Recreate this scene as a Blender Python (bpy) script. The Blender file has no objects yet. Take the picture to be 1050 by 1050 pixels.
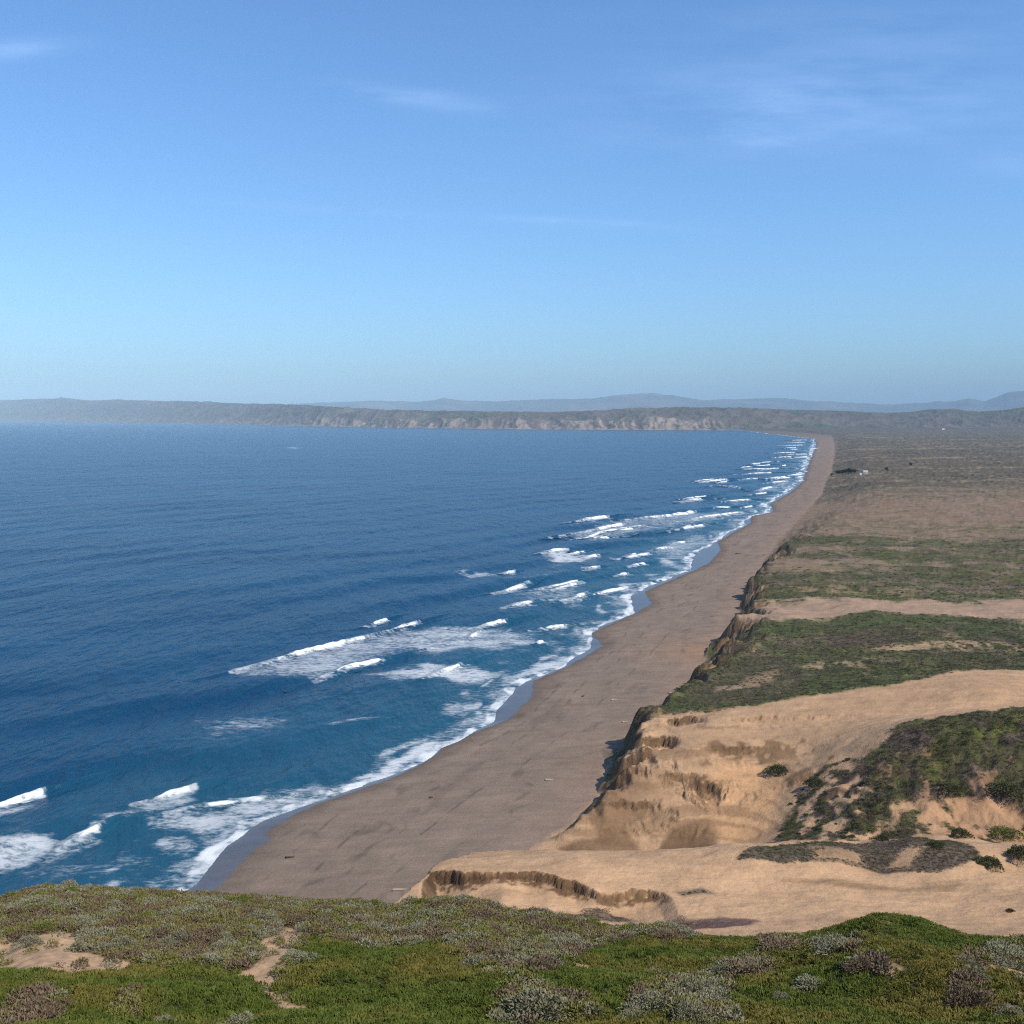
import bpy, math
import numpy as np
from mathutils import Vector

RNG = np.random.default_rng(7)
scene = bpy.context.scene
COL = scene.collection

# ------------------------------------------------------------------ camera model (survey of the photograph)
F, CX, CY, HOR, H = 1100.0, 525.0, 525.0, 427.0, 100.0
PITCH = math.atan((CY - HOR) / F)
cp, sp = math.cos(PITCH), math.sin(PITCH)

def at(px, py, z=0.0):
    """world point at height z that lies on the sight line of photograph pixel (px, py)"""
    px = np.asarray(px, float); py = np.asarray(py, float)
    rx = (px - CX) / F; ry = (CY - py) / F
    dx, dy, dz = rx, cp + ry * sp, -sp + ry * cp
    t = (z - H) / dz
    return t * dx, t * dy

def at_depth(px, py, Y):
    rx = (np.asarray(px, float) - CX) / F; ry = (CY - np.asarray(py, float)) / F
    dy, dz = cp + ry * sp, -sp + ry * cp
    t = Y / dy
    return t * rx, H + t * dz

def proj(X, Y, Z):
    dz = Z - H
    fw = Y * cp - dz * sp; up = Y * sp + dz * cp
    fw = np.maximum(fw, .01)
    return CX + F * X / fw, CY - F * up / fw

# ------------------------------------------------------------------ noise
def _hash(ix, iy, seed):
    h = (ix.astype(np.int64) * 374761393 + iy.astype(np.int64) * 668265263 + seed * 974634777) & 0xffffffff
    h = ((h ^ (h >> 13)) * 1274126177) & 0xffffffff
    return (h ^ (h >> 16)) & 0xffffffff

def perlin(x, y, seed=0):
    x = np.asarray(x, float); y = np.asarray(y, float)
    x0 = np.floor(x); y0 = np.floor(y)
    fx = x - x0; fy = y - y0
    u = fx * fx * fx * (fx * (fx * 6 - 15) + 10); v = fy * fy * fy * (fy * (fy * 6 - 15) + 10)
    def g(i, j):
        a = _hash(x0 + i, y0 + j, seed) / 4294967296.0 * 2 * np.pi
        return np.cos(a) * (fx - i) + np.sin(a) * (fy - j)
    a = g(0, 0); b = g(1, 0); c = g(0, 1); d = g(1, 1)
    return 1.5 * ((a * (1 - u) + b * u) * (1 - v) + (c * (1 - u) + d * u) * v)

def fbm(x, y, oct=4, seed=0, gain=.5):
    s = 0; a = 1.0; t = 0
    for k in range(oct):
        s = s + a * perlin(x * 2 ** k, y * 2 ** k, seed + k * 17); t += a; a *= gain
    return s / t

def ridged(x, y, oct=4, seed=0):
    s = 0; a = 1.0; t = 0
    for k in range(oct):
        s = s + a * (1 - np.abs(perlin(x * 2 ** k, y * 2 ** k, seed + k * 31)) * 1.6); t += a; a *= .5
    return s / t

def sstep(a, b, x):
    t = np.clip((x - a) / (b - a), 0, 1)
    return t * t * (3 - 2 * t)

def mix(a, b, t):
    t = np.asarray(t)[..., None]
    return a * (1 - t) + np.asarray(b) * t

# signed distance to polygon (positive inside), arrays
def poly_sd(X, Y, P):
    P = np.asarray(P, float)
    best = np.full(X.shape, 1e18); inside = np.zeros(X.shape, bool)
    n = len(P)
    for i in range(n):
        x0, y0 = P[i]; x1, y1 = P[(i + 1) % n]
        ex, ey = x1 - x0, y1 - y0
        L = ex * ex + ey * ey + 1e-12
        t = np.clip(((X - x0) * ex + (Y - y0) * ey) / L, 0, 1)
        best = np.minimum(best, (X - x0 - t * ex) ** 2 + (Y - y0 - t * ey) ** 2)
        c = ((y0 <= Y) & (y1 > Y)) | ((y1 <= Y) & (y0 > Y))
        xi = x0 + (Y - y0) / (ey if abs(ey) > 1e-12 else 1e-12) * ex
        inside ^= c & (X < xi)
    d = np.sqrt(best)
    return np.where(inside, d, -d)

# ------------------------------------------------------------------ mesh helpers
def mesh_obj(name, V, Fc, mat=None, parent=None, smooth=True, attrs=None, link=True):
    V = np.ascontiguousarray(V, dtype=np.float32); Fc = np.asarray(Fc)
    me = bpy.data.meshes.new(name)
    me.vertices.add(len(V)); me.vertices.foreach_set('co', V.ravel())
    k = Fc.shape[1]
    me.loops.add(Fc.size); me.loops.foreach_set('vertex_index', Fc.ravel().astype(np.int32))
    me.polygons.add(len(Fc))
    me.polygons.foreach_set('loop_start', np.arange(0, Fc.size, k, dtype=np.int32))
    me.polygons.foreach_set('use_smooth', np.full(len(Fc), smooth))
    me.update(calc_edges=True)
    for an, av in (attrs or {}).items():
        av = np.asarray(av, dtype=np.float32)
        if av.ndim == 1:
            a = me.attributes.new(an, 'FLOAT', 'POINT'); a.data.foreach_set('value', av)
        else:
            if av.shape[1] == 3: av = np.concatenate([av, np.ones((len(av), 1), np.float32)], 1)
            a = me.attributes.new(an, 'FLOAT_COLOR', 'POINT'); a.data.foreach_set('color', np.ascontiguousarray(av).ravel())
    if mat: me.materials.append(mat)
    o = bpy.data.objects.new(name, me)
    if link: COL.objects.link(o)
    if parent: o.parent = parent
    return o

def grid_faces(nr, nc):
    i = np.arange(nr * nc).reshape(nr, nc)
    return np.stack([i[:-1, :-1], i[:-1, 1:], i[1:, 1:], i[1:, :-1]], -1).reshape(-1, 4)

def struct(o):
    o['kind'] = 'structure'; return o

def thing(name, label, cat, loc=(0, 0, 0), rz=0, group=None):
    o = bpy.data.objects.new(name, None); COL.objects.link(o)
    o.empty_display_size = .1
    o.location = loc; o.rotation_euler = (0, 0, rz)
    return tag(o, label, cat, group)

def tag(o, label, cat, group=None):
    o['label'] = label; o['category'] = cat
    if group: o['group'] = group
    return o

# ------------------------------------------------------------------ material helpers
def new_mat(name):
    m = bpy.data.materials.new(name); m.use_nodes = True
    nt = m.node_tree; nt.nodes.clear()
    return m, nt, nt.nodes, nt.links

def N(nodes, typ, **kw):
    n = nodes.new(typ)
    for k, v in kw.items(): setattr(n, k, v)
    return n

def noise(nodes, links, vec, scale, detail=3, rough=.55, dims='3D'):
    n = nodes.new('ShaderNodeTexNoise'); n.inputs['Scale'].default_value = scale
    n.inputs['Detail'].default_value = detail; n.inputs['Roughness'].default_value = rough
    links.new(vec, n.inputs['Vector']); return n.outputs['Fac']

def maprange(nodes, links, val, a, b, c, d, smooth=False):
    n = nodes.new('ShaderNodeMapRange')
    if smooth: n.interpolation_type = 'SMOOTHSTEP'
    links.new(val, n.inputs[0])
    for i, x in enumerate((a, b, c, d)):
        if hasattr(x, 'is_linked') or not isinstance(x, (int, float)): links.new(x, n.inputs[1 + i])
        else: n.inputs[1 + i].default_value = x
    return n.outputs[0]

def math_n(nodes, links, op, a, b=None):
    n = nodes.new('ShaderNodeMath'); n.operation = op
    for i, x in enumerate((a, b)):
        if x is None: continue
        if isinstance(x, (int, float)): n.inputs[i].default_value = x
        else: links.new(x, n.inputs[i])
    return n.outputs[0]

def mixcol(nodes, links, fac, a, b, blend='MIX'):
    n = nodes.new('ShaderNodeMix'); n.data_type = 'RGBA'; n.blend_type = blend
    for s, x in ((n.inputs[0], fac), (n.inputs[6], a), (n.inputs[7], b)):
        if isinstance(x, (int, float)): s.default_value = x
        elif isinstance(x, tuple): s.default_value = (*x, 1)
        else: links.new(x, s)
    return n.outputs[2]

def mat_land():
    m, nt, nd, ln = new_mat('land')
    geo = N(nd, 'ShaderNodeNewGeometry'); P = geo.outputs['Position']
    col = N(nd, 'ShaderNodeAttribute', attribute_name='col').outputs['Color']
    veg = N(nd, 'ShaderNodeAttribute', attribute_name='veg').outputs['Fac']
    wet = N(nd, 'ShaderNodeAttribute', attribute_name='wet').outputs['Fac']
    n1 = noise(nd, ln, P, 1.5, 6, .72); n2 = noise(nd, ln, P, .12, 4, .6)
    mp = N(nd, 'ShaderNodeMapping'); ln.new(P, mp.inputs[0]); mp.inputs['Scale'].default_value = (.25, 1.0, 1.0)
    mp.inputs['Rotation'].default_value = (0, 0, .25)
    n3 = noise(nd, ln, mp.outputs[0], .35, 4, .6)
    amp = maprange(nd, ln, veg, 0, 1, .24, .9)
    a = math_n(nd, ln, 'SUBTRACT', math_n(nd, ln, 'ADD', n1, math_n(nd, ln, 'MULTIPLY', n3, .8)), .9)
    f = math_n(nd, ln, 'ADD', 1.0, math_n(nd, ln, 'MULTIPLY', math_n(nd, ln, 'MULTIPLY', a, amp), 2.6))
    f = math_n(nd, ln, 'MULTIPLY', f, maprange(nd, ln, n2, .3, .7, .86, 1.14))
    f = math_n(nd, ln, 'MAXIMUM', f, .25)
    vm = N(nd, 'ShaderNodeVectorMath', operation='SCALE'); ln.new(col, vm.inputs[0]); ln.new(f, vm.inputs['Scale'])
    b = N(nd, 'ShaderNodeBsdfPrincipled')
    ln.new(vm.outputs[0], b.inputs['Base Color'])
    ln.new(maprange(nd, ln, wet, 0, 1, .95, .24), b.inputs['Roughness'])
    ln.new(maprange(nd, ln, wet, 0, 1, .1, .30), b.inputs['Specular IOR Level'])
    bp = N(nd, 'ShaderNodeBump'); bp.inputs['Distance'].default_value = .5
    ln.new(math_n(nd, ln, 'MULTIPLY', maprange(nd, ln, veg, 0, 1, .55, 1.0), math_n(nd, ln, 'SUBTRACT', 1.0, wet)), bp.inputs['Strength'])
    ln.new(math_n(nd, ln, 'ADD', n1, n3), bp.inputs['Height'])
    ln.new(bp.outputs[0], b.inputs['Normal'])
    o = N(nd, 'ShaderNodeOutputMaterial'); ln.new(b.outputs[0], o.inputs[0])
    return m

def mat_attr_rough(name, s1, amp1, s2, amp2, rough=.9):
    """colour from the attribute col, varied by two noises"""
    m, nt, nd, ln = new_mat(name)
    geo = N(nd, 'ShaderNodeNewGeometry'); P = geo.outputs['Position']
    col = N(nd, 'ShaderNodeAttribute', attribute_name='col').outputs['Color']
    n1 = noise(nd, ln, P, s1, 5, .65); n2 = noise(nd, ln, P, s2, 4, .6)
    f = math_n(nd, ln, 'MULTIPLY', maprange(nd, ln, n1, .25, .75, 1 - amp1, 1 + amp1), maprange(nd, ln, n2, .3, .7, 1 - amp2, 1 + amp2))
    vm = N(nd, 'ShaderNodeVectorMath', operation='SCALE'); ln.new(col, vm.inputs[0]); ln.new(f, vm.inputs['Scale'])
    b = N(nd, 'ShaderNodeBsdfPrincipled'); ln.new(vm.outputs[0], b.inputs['Base Color'])
    b.inputs['Roughness'].default_value = rough; b.inputs['Specular IOR Level'].default_value = .1
    bp = N(nd, 'ShaderNodeBump'); bp.inputs['Distance'].default_value = .5 / s1; bp.inputs['Strength'].default_value = .5
    ln.new(n1, bp.inputs['Height']); ln.new(bp.outputs[0], b.inputs['Normal'])
    o = N(nd, 'ShaderNodeOutputMaterial'); ln.new(b.outputs[0], o.inputs[0])
    return m

def mat_water():
    m, nt, nd, ln = new_mat('sea_water')
    geo = N(nd, 'ShaderNodeNewGeometry'); P = geo.outputs['Position']
    foam = N(nd, 'ShaderNodeAttribute', attribute_name='foam').outputs['Fac']
    shal = N(nd, 'ShaderNodeAttribute', attribute_name='shallow').outputs['Fac']
    mp = N(nd, 'ShaderNodeMapping'); ln.new(P, mp.inputs[0])
    mp.inputs['Rotation'].default_value = (0, 0, .75); mp.inputs['Scale'].default_value = (1.0, .35, 1)
    w1 = noise(nd, ln, mp.outputs[0], .55, 4, .6)
    w2 = noise(nd, ln, mp.outputs[0], .11, 3, .55)
    w3 = noise(nd, ln, mp.outputs[0], .018, 3, .5)
    hgt = math_n(nd, ln, 'ADD', math_n(nd, ln, 'MULTIPLY', w1, .55), math_n(nd, ln, 'ADD', math_n(nd, ln, 'MULTIPLY', w2, 2.4), math_n(nd, ln, 'MULTIPLY', w3, 5.0)))
    bp = N(nd, 'ShaderNodeBump'); bp.inputs['Distance'].default_value = 1.3; bp.inputs['Strength'].default_value = .9
    ln.new(hgt, bp.inputs['Height'])
    # slow patches of wind-roughened and smoother water
    mp2 = N(nd, 'ShaderNodeMapping'); ln.new(P, mp2.inputs[0]); mp2.inputs['Scale'].default_value = (.22, 1, 1); mp2.inputs['Rotation'].default_value = (0, 0, .12)
    pt = noise(nd, ln, mp2.outputs[0], .006, 5, .6)
    deep = mixcol(nd, ln, maprange(nd, ln, pt, .3, .7, 0, 1), (.002, .032, .080), (.006, .052, .112))
    body = mixcol(nd, ln, shal, deep, (.018, .095, .130))
    b = N(nd, 'ShaderNodeBsdfPrincipled'); ln.new(body, b.inputs['Base Color'])
    b.inputs['Roughness'].default_value = .24; b.inputs['IOR'].default_value = 1.33; b.inputs['Specular IOR Level'].default_value = .06
    ln.new(bp.outputs[0], b.inputs['Normal'])
    fd = N(nd, 'ShaderNodeBsdfPrincipled'); fd.inputs['Base Color'].default_value = (.60, .635, .65, 1); fd.inputs['Roughness'].default_value = .9
    fd.inputs['Specular IOR Level'].default_value = .1
    # lace: foam breaks up into strands and specks as it thins
    mp3 = N(nd, 'ShaderNodeMapping'); ln.new(P, mp3.inputs[0]); mp3.inputs['Scale'].default_value = (.55, 1.0, 1); mp3.inputs['Rotation'].default_value = (0, 0, .10)
    l1 = noise(nd, ln, mp3.outputs[0], .60, 7, .74); l2 = noise(nd, ln, mp3.outputs[0], .10, 4, .65)
    lace = math_n(nd, ln, 'ADD', math_n(nd, ln, 'MULTIPLY', l1, .65), math_n(nd, ln, 'MULTIPLY', l2, .35))
    thr = maprange(nd, ln, foam, 0, 1, .74, .24)
    fac = maprange(nd, ln, math_n(nd, ln, 'SUBTRACT', lace, thr), -.10, .13, 0, 1, True)
    fac = math_n(nd, ln, 'MULTIPLY', fac, maprange(nd, ln, foam, 0.0, .9, 0.0, .97))
    bf = N(nd, 'ShaderNodeBump'); bf.inputs['Distance'].default_value = .5; bf.inputs['Strength'].default_value = .6
    ln.new(l1, bf.inputs['Height']); ln.new(bf.outputs[0], fd.inputs['Normal'])
    mx = N(nd, 'ShaderNodeMixShader'); ln.new(fac, mx.inputs[0]); ln.new(b.outputs[0], mx.inputs[1]); ln.new(fd.outputs[0], mx.inputs[2])
    o = N(nd, 'ShaderNodeOutputMaterial'); ln.new(mx.outputs[0], o.inputs[0])
    return m

def mat_foam():
    m, nt, nd, ln = new_mat('white_foam')
    geo = N(nd, 'ShaderNodeNewGeometry'); P = geo.outputs['Position']
    n1 = noise(nd, ln, P, 1.1, 6, .7)
    c = mixcol(nd, ln, maprange(nd, ln, n1, .36, .5, 0, 1), (.34, .46, .55), (.70, .72, .72))
    b = N(nd, 'ShaderNodeBsdfPrincipled'); ln.new(c, b.inputs['Base Color']); b.inputs['Roughness'].default_value = .85
    b.inputs['Specular IOR Level'].default_value = .15
    bp = N(nd, 'ShaderNodeBump'); bp.inputs['Distance'].default_value = .5; bp.inputs['Strength'].default_value = .7
    ln.new(n1, bp.inputs['Height']); ln.new(bp.outputs[0], b.inputs['Normal'])
    o = N(nd, 'ShaderNodeOutputMaterial'); ln.new(b.outputs[0], o.inputs[0])
    return m

def mat_leaf(name, c1, c2, c3=None, rough=.55, trans=.15):
    """leaf colour between c1 and c2 per plant and per leaf; c3 = tint toward which 'tint' pulls"""
    m, nt, nd, ln = new_mat(name)
    geo = N(nd, 'ShaderNodeNewGeometry')
    oi = N(nd, 'ShaderNodeObjectInfo')
    n1 = noise(nd, ln, geo.outputs['Position'], 3.5, 2, .6)
    f = math_n(nd, ln, 'ADD', math_n(nd, ln, 'MULTIPLY', oi.outputs['Random'], .5), math_n(nd, ln, 'MULTIPLY', n1, .6))
    c = mixcol(nd, ln, f, c1, c2)
    if c3:
        t = N(nd, 'ShaderNodeAttribute', attribute_name='tint', attribute_type='INSTANCER').outputs['Fac']
        c = mixcol(nd, ln, t, c, c3)
    b = N(nd, 'ShaderNodeBsdfPrincipled'); ln.new(c, b.inputs['Base Color']); b.inputs['Roughness'].default_value = rough
    b.inputs['Specular IOR Level'].default_value = .10
    o = N(nd, 'ShaderNodeOutputMaterial'); ln.new(b.outputs[0], o.inputs[0])
    return m

def mat_plain(name, c, rough=.8, s=8.0, amp=.25):
    m, nt, nd, ln = new_mat(name)
    tc = N(nd, 'ShaderNodeTexCoord')
    n1 = noise(nd, ln, tc.outputs['Object'], s, 4, .6)
    c = mixcol(nd, ln, n1, tuple(x * (1 - amp) for x in c), tuple(min(1, x * (1 + amp)) for x in c))
    b = N(nd, 'ShaderNodeBsdfPrincipled'); ln.new(c, b.inputs['Base Color']); b.inputs['Roughness'].default_value = rough
    b.inputs['Specular IOR Level'].default_value = .2
    o = N(nd, 'ShaderNodeOutputMaterial'); ln.new(b.outputs[0], o.inputs[0])
    return m

M_LAND = mat_land(); M_WATER = mat_water(); M_FOAM = mat_foam()
M_FAR = mat_attr_rough('far_land', .012, .28, .0022, .2)
M_MTN = mat_attr_rough('mountain_land', .003, .18, .0006, .15)

# ------------------------------------------------------------------ coast lines in plan
def line_xy(pts, z):
    p = np.array(pts, float); X, Y = at(p[:, 0], p[:, 1], z)
    i = np.argsort(Y); return X[i], Y[i]

CB_px = [(540, 875.7), (555, 864), (579.6, 848.5), (596, 835), (609, 823.7), (621.7, 791.5), (631.6, 771.7), (649, 757), (666, 739.5), (684, 725),
         (697, 712), (712, 699), (724, 689.5), (720, 682), (724, 670.5), (735, 653), (748.6, 644), (755, 634), (760, 617), (767.6, 605.7),
         (779, 585), (786.7, 573), (792, 566), (800, 553), (830, 520), (843, 507), (847, 493), (852, 485), (855.5, 467), (856, 458), (855, 453), (853, 447)]
bx, by = line_xy(CB_px, 4.5)
CBY = np.concatenate([[-100, 100, 140, 170, 200], by, [9000]])
CBX = np.concatenate([[-112, -44, -29, -19, -8], bx, [bx[-1] + (9000 - by[-1]) * .14]])

WL_px = [(200, 906.5), (215, 890), (234.6, 868), (257, 851), (274, 841), (311, 828.5), (346, 816), (373, 806), (410, 791), (428.6, 783), (447.6, 767.6),
         (505, 741), (524, 716), (535, 699), (581, 683), (596, 671), (604, 663), (606, 649), (652, 628), (650, 611), (713, 581), (711, 571),
         (730, 558), (766, 537), (767, 530), (791, 525), (787, 517), (806, 507), (819.5, 495), (825, 484), (829, 472), (834, 462), (836, 454), (836, 450)]
wx, wy = line_xy(WL_px, 0)
WLY = np.concatenate([[-100, 60, 150], wy, [9000]])
WLX = np.concatenate([[-170, -125, -95], wx, [wx[-1] + (9000 - wy[-1]) * .1]])
WE_px = [(222, 911), (247, 888), (274, 863), (274, 853), (299, 838.5), (330, 824), (358, 814.5), (398, 801), (425, 788), (438, 778), (450, 764), (522, 739), (545, 718), (548.6, 699),
         (600, 675), (618, 663), (608, 649), (669, 621), (661, 607.6), (728, 579), (739.5, 566), (736, 556), (770, 537), (769, 529.5), (794, 525), (790, 517),
         (809, 507), (823, 495), (827, 484), (831, 472), (836, 461), (838, 453)]
ex_, ey_ = line_xy(WE_px, .25)
WEY = np.concatenate([[60, 150], ey_]); WEX = np.concatenate([[-118, -88], ex_])

def cliff_x(Y): return np.interp(Y, CBY, CBX)
def water_x(Y): return np.interp(Y, WLY, WLX) + (2.6 * perlin(Y / 34, Y * 0 + 2.5, 12) + 1.2 * perlin(Y / 11, Y * 0 + 6.5, 13)) * np.interp(Y, [200, 500, 1500, 4000], [.5, 1.0, 2.6, 4.5])
def wet_x(Y): return np.maximum(np.interp(Y, WEY, WEX), water_x(Y) + .5)

FAR_px = np.array([-260, -100, 0, 100, 200, 300, 350, 400, 500, 600, 700, 740, 770, 800, 825, 836, 860, 900, 1000, 1150, 1300.])
FAR_row = np.array([431.4, 431.7, 432, 433, 434.5, 436.5, 437.6, 438.6, 440, 440.6, 441, 441.3, 442, 443.2, 445, 446, 445, 444, 443, 443, 443.])
FARX, FARY = at(FAR_px, FAR_row, 0)
FARA = FARX / FARY

def far_y(X, Y):
    return np.interp(X / np.maximum(Y, 1), FARA, FARY)

# ------------------------------------------------------------------ near dunes: heights surveyed as control points
ctrl = []
def cpx(px, py, z):
    X, Y = at(px, py, z); ctrl.append((float(X), float(Y), z))
for t in [(480, 883, 28), (600, 881, 28), (740, 884, 27.5), (540, 888, 28), (640, 893, 28), (700, 900, 27.5), (900, 893, 25.5), (1050, 897, 25.5), (800, 910, 27), (1000, 920, 27.5),
          (720, 945, 29.5), (1050, 950, 30.5), (900, 940, 30), (640, 930, 27.5),
          (760, 869, 28), (850, 866, 28.2), (940, 861, 28.5), (1005, 872, 27.5), (1070, 868, 29),
          (560, 877, 4.8), (650, 879, 4.8), (735, 880, 5.5), (600, 852, 7), (680, 842, 8.2), (690, 800, 12.6), (705, 770, 16), (725, 745, 18.5),
          (582, 855, 6.5), (608, 834, 9.5), (639, 806, 12), (654, 779, 14.5), (681, 757, 16), (703, 717, 17.5),
          (770, 805, 11.5), (785, 850, 8.0), (755, 862, 6.5), (745, 830, 9), (800, 790, 14), (760, 775, 15.5), (760, 758, 17), (830, 770, 17),
          (850, 742, 20), (950, 722, 21), (800, 727, 19.5), (760, 737, 18.5), (1045, 716, 23), (1015, 703, 24.5), (935, 712, 21.5), (740, 722, 18),
          (792, 862, 10), (830, 800, 15.5), (880, 765, 22), (930, 741, 28), (1000, 731, 32), (1050, 730, 33), (1120, 735, 33), (1250, 740, 30),
          (900, 820, 19.5), (1000, 800, 23), (950, 780, 24.5), (1000, 850, 16), (1060, 855, 16), (860, 840, 15), (900, 862, 14.5), (1050, 870, 15)]:
    cpx(*t)
ctrl += [(0, 212, 12), (20, 216, 9), (40, 216, 9), (52, 214, 11), (66, 207, 15), (90, 202, 18), (112, 200, 19), (8, 228, 4.5), (30, 228, 4.6), (46, 226, 5.5),
         (90, 272, 21), (110, 276, 21.5), (130, 280, 22.5), (170, 270, 25), (150, 230, 24), (170, 200, 27), (150, 170, 30),
         (15, 122, 36), (45, 122, 38), (75, 122, 40), (-10, 122, 33), (0, 100, 44), (50, 100, 48), (100, 120, 44), (-30, 100, 38), (-35, 130, 28),
         (60, 335, 18), (100, 340, 18.5), (160, 345, 20), (70, 380, 17.5), (130, 380, 18), (200, 380, 18), (75, 430, 17), (180, 430, 17), (260, 430, 17), (280, 330, 22), (230, 260, 26)]
ctrl = np.array(ctrl)
def _phi(d2): return np.sqrt(d2 + 4.0)
def _rbf_solve():
    n = len(ctrl)
    d2 = ((ctrl[:, None, :2] - ctrl[None, :, :2]) ** 2).sum(-1)
    A = np.zeros((n + 3, n + 3)); A[:n, :n] = _phi(d2) - np.eye(n) * .9
    A[:n, n] = 1; A[:n, n + 1:] = ctrl[:, :2]; A[n, :n] = 1; A[n + 1:, :n] = ctrl[:, :2].T
    return np.linalg.solve(A, np.concatenate([ctrl[:, 2], [0, 0, 0]]))
_W = _rbf_solve()
def rbf(X, Y):
    n = len(ctrl); out = np.full(X.shape, _W[n]) + _W[n + 1] * X + _W[n + 2] * Y
    for i in range(n): out += _W[i] * _phi((X - ctrl[i, 0]) ** 2 + (Y - ctrl[i, 1]) ** 2)
    return out

SCARP_px = [(452, 889), (470, 893), (515, 898), (540, 899), (590, 903), (612, 909), (650, 911), (675, 917), (690, 921)]
_s = np.array(SCARP_px, float); SCX, SCY = at(_s[:, 0], _s[:, 1], 28.)

def land_height(X, Y):
    """full ground height: sea floor, beach, cliff and dune plateau"""
    fy = far_y(X, Y)
    xs = water_x(Y); xc = np.maximum(cliff_x(Y), xs + 8)
    # plateau
    hp = np.interp(Y, [0, 330, 480, 800, 1500, 2600, 5000, 9000], [18, 17.5, 17, 14.5, 12.5, 12, 11, 10])
    hp = hp + fbm(X / 90, Y / 150, 4, 3) * np.interp(Y, [300, 600, 2000, 6000], [2.0, 3.0, 4.0, 6.0])
    hp = hp + ridged(X / 38 + 3, Y / 24, 4, 9) * np.interp(Y, [250, 350, 900, 3000], [0, 2.4, 3.6, 4.5]) - 1.6
    near = Y < 460
    if near.any():
        r = rbf(X[near], Y[near])
        k = sstep(350, 440, Y[near]) + sstep(180, 260, X[near]) * sstep(200, 300, Y[near])
        k = np.clip(k, 0, 1)
        Xn, Yn = X[near], Y[near]
        r = r + fbm(Xn / 14, Yn / 14, 4, 21) * .55 + fbm(Xn / 4.5, Yn / 3.2, 4, 5) * .34
        # scarp along the sandy terrace
        ys = np.interp(Xn, SCX, SCY) + fbm(Xn / 9.0, Yn / 14, 5, 61, .62) * 3.6
        dep = np.interp(Xn, SCX, [2.8, 2.4, 1.2, 1.9, 2.0, 1.4, 1.7, 1.2, 0]) * sstep(SCX[0] - 3, SCX[0], Xn)
        sc = (.75 * sstep(.35, -.25, Yn - ys) + .25 * sstep(0, -3.5, Yn - ys)) * sstep(-17, -7, Yn - ys)
        r = r - dep * sc
        # gullied bank of wet sandstone and the notch scarps on the sand flat
        bank = np.exp(-(((Xn - 38) / 20) ** 2 + ((Yn - 246) / 14) ** 2) ** 2)
        r = r + bank * (ridged(Xn / 2.6 + fbm(Xn / 6, Yn / 6, 2, 4), Yn / 9, 4, 44) - .6) * 1.5 * sstep(-.2, .25, fbm(Xn / 11, Yn / 11, 2, 45))
        for (px, py, z, lx, d) in ((606, 828, 9, 2.2, 1.3), (632, 800, 11.5, 3, 1.8), (654, 776, 14, 3.5, 2.0), (676, 757, 16, 4, 2.2), (700, 738, 17, 5, 1.8), (650, 826, 9.5, 5, 1.2), (700, 793, 13.5, 6, 1.0), (775, 735, 19, 7, .9), (757, 764, 17, 7, 1.5), (722, 794, 14, 3.0, 2.0), (815, 795, 15.5, 6, .8), (840, 736, 19.5, 14, .5)):
            x0, y0 = at(px, py, z)
            e = (Yn - y0) + fbm(Xn / 2.5, Yn / 9, 3, 71) * 2.2
            r = r - d * sstep(.5, -.4, e) * sstep(-9, -2, e) * np.exp(-((Xn - x0) / lx) ** 4)
        # tussocky crust on the grown-over mound
        mound = sstep(0, 12, poly_sd(Xn, Yn, MOUND))
        r = r + mound * (fbm(Xn / 5, Yn / 5, 4, 31) * 1.5 + (ridged(Xn / 9, Yn / 13, 3, 35) - .6) * 1.6)
        hp[near] = r * (1 - k) + hp[near] * k
    v = (X - xc) * .95
    # cliff: eroded by gullies
    er = ridged(X / 24 + Y / 60, Y / 15, 5, 51) - .62
    w = 10.5 + 4.0 * perlin(Y / 55, Y * 0 + .5, 8)
    w = np.where(Y < 225, 6.5, w) * np.interp(Y, [285, 320, 470, 520, 580, 760, 1050, 6000], [1, 1.6, 1.7, 1.5, 1.1, 2.2, 6, 8])
    amp = np.interp(Y, [180, 235, 300, 340, 500, 600, 3000], [1.2, 5.0, 10, 19, 19, 13, 22])
    vv = v - er * amp * np.exp(-((v - w) / (w * 1.6)) ** 2)
    hp = hp + 1.5 * np.exp(-((v - w * .98) / 2.2) ** 2) * np.clip(.35 + 1.6 * fbm(X / 9, Y / 6, 4, 57), 0, 1.6) * sstep(232, 245, Y) * sstep(470, 400, Y)
    rise = sstep(0, 1, vv / w)
    tilt = np.clip((X - xs) / np.maximum(xc - xs, 1), 0, 1.0)
    beach = 4.6 * tilt ** .75 + .16 * fbm(X / 16, Y / 22, 3, 77) * sstep(.08, .3, tilt)
    beach = np.where(X < xs, -(xs - X) * .05, beach)
    z = beach + (hp - beach) * rise
    z = np.where(v < 0, beach, z)
    # far bay: land beyond the far shore
    far = sstep(0, 500, Y - fy) * 14
    z = np.where(Y > fy, np.maximum(z, far), z)
    return np.maximum(z, -6), v, tilt, rise, xs

_m = [(786, 868, 10), (808, 815, 14), (845, 782, 18), (880, 764, 24), (930, 738, 28.5), (1000, 728, 32), (1080, 727, 33), (1300, 735, 30), (1300, 868, 16), (1050, 876, 15), (900, 868, 14)]
MOUND = np.array([[float(c) for c in at(*t)] for t in _m])

# ------------------------------------------------------------------ ground sheet
def yrows(y0, y1, k=1.25, lo=.35, hi=.011):
    ys = [y0]
    while ys[-1] < y1:
        y = ys[-1]; ys.append(y + min(max(y * y / 110000 * k, lo), hi * y))
    return np.array(ys)

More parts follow.
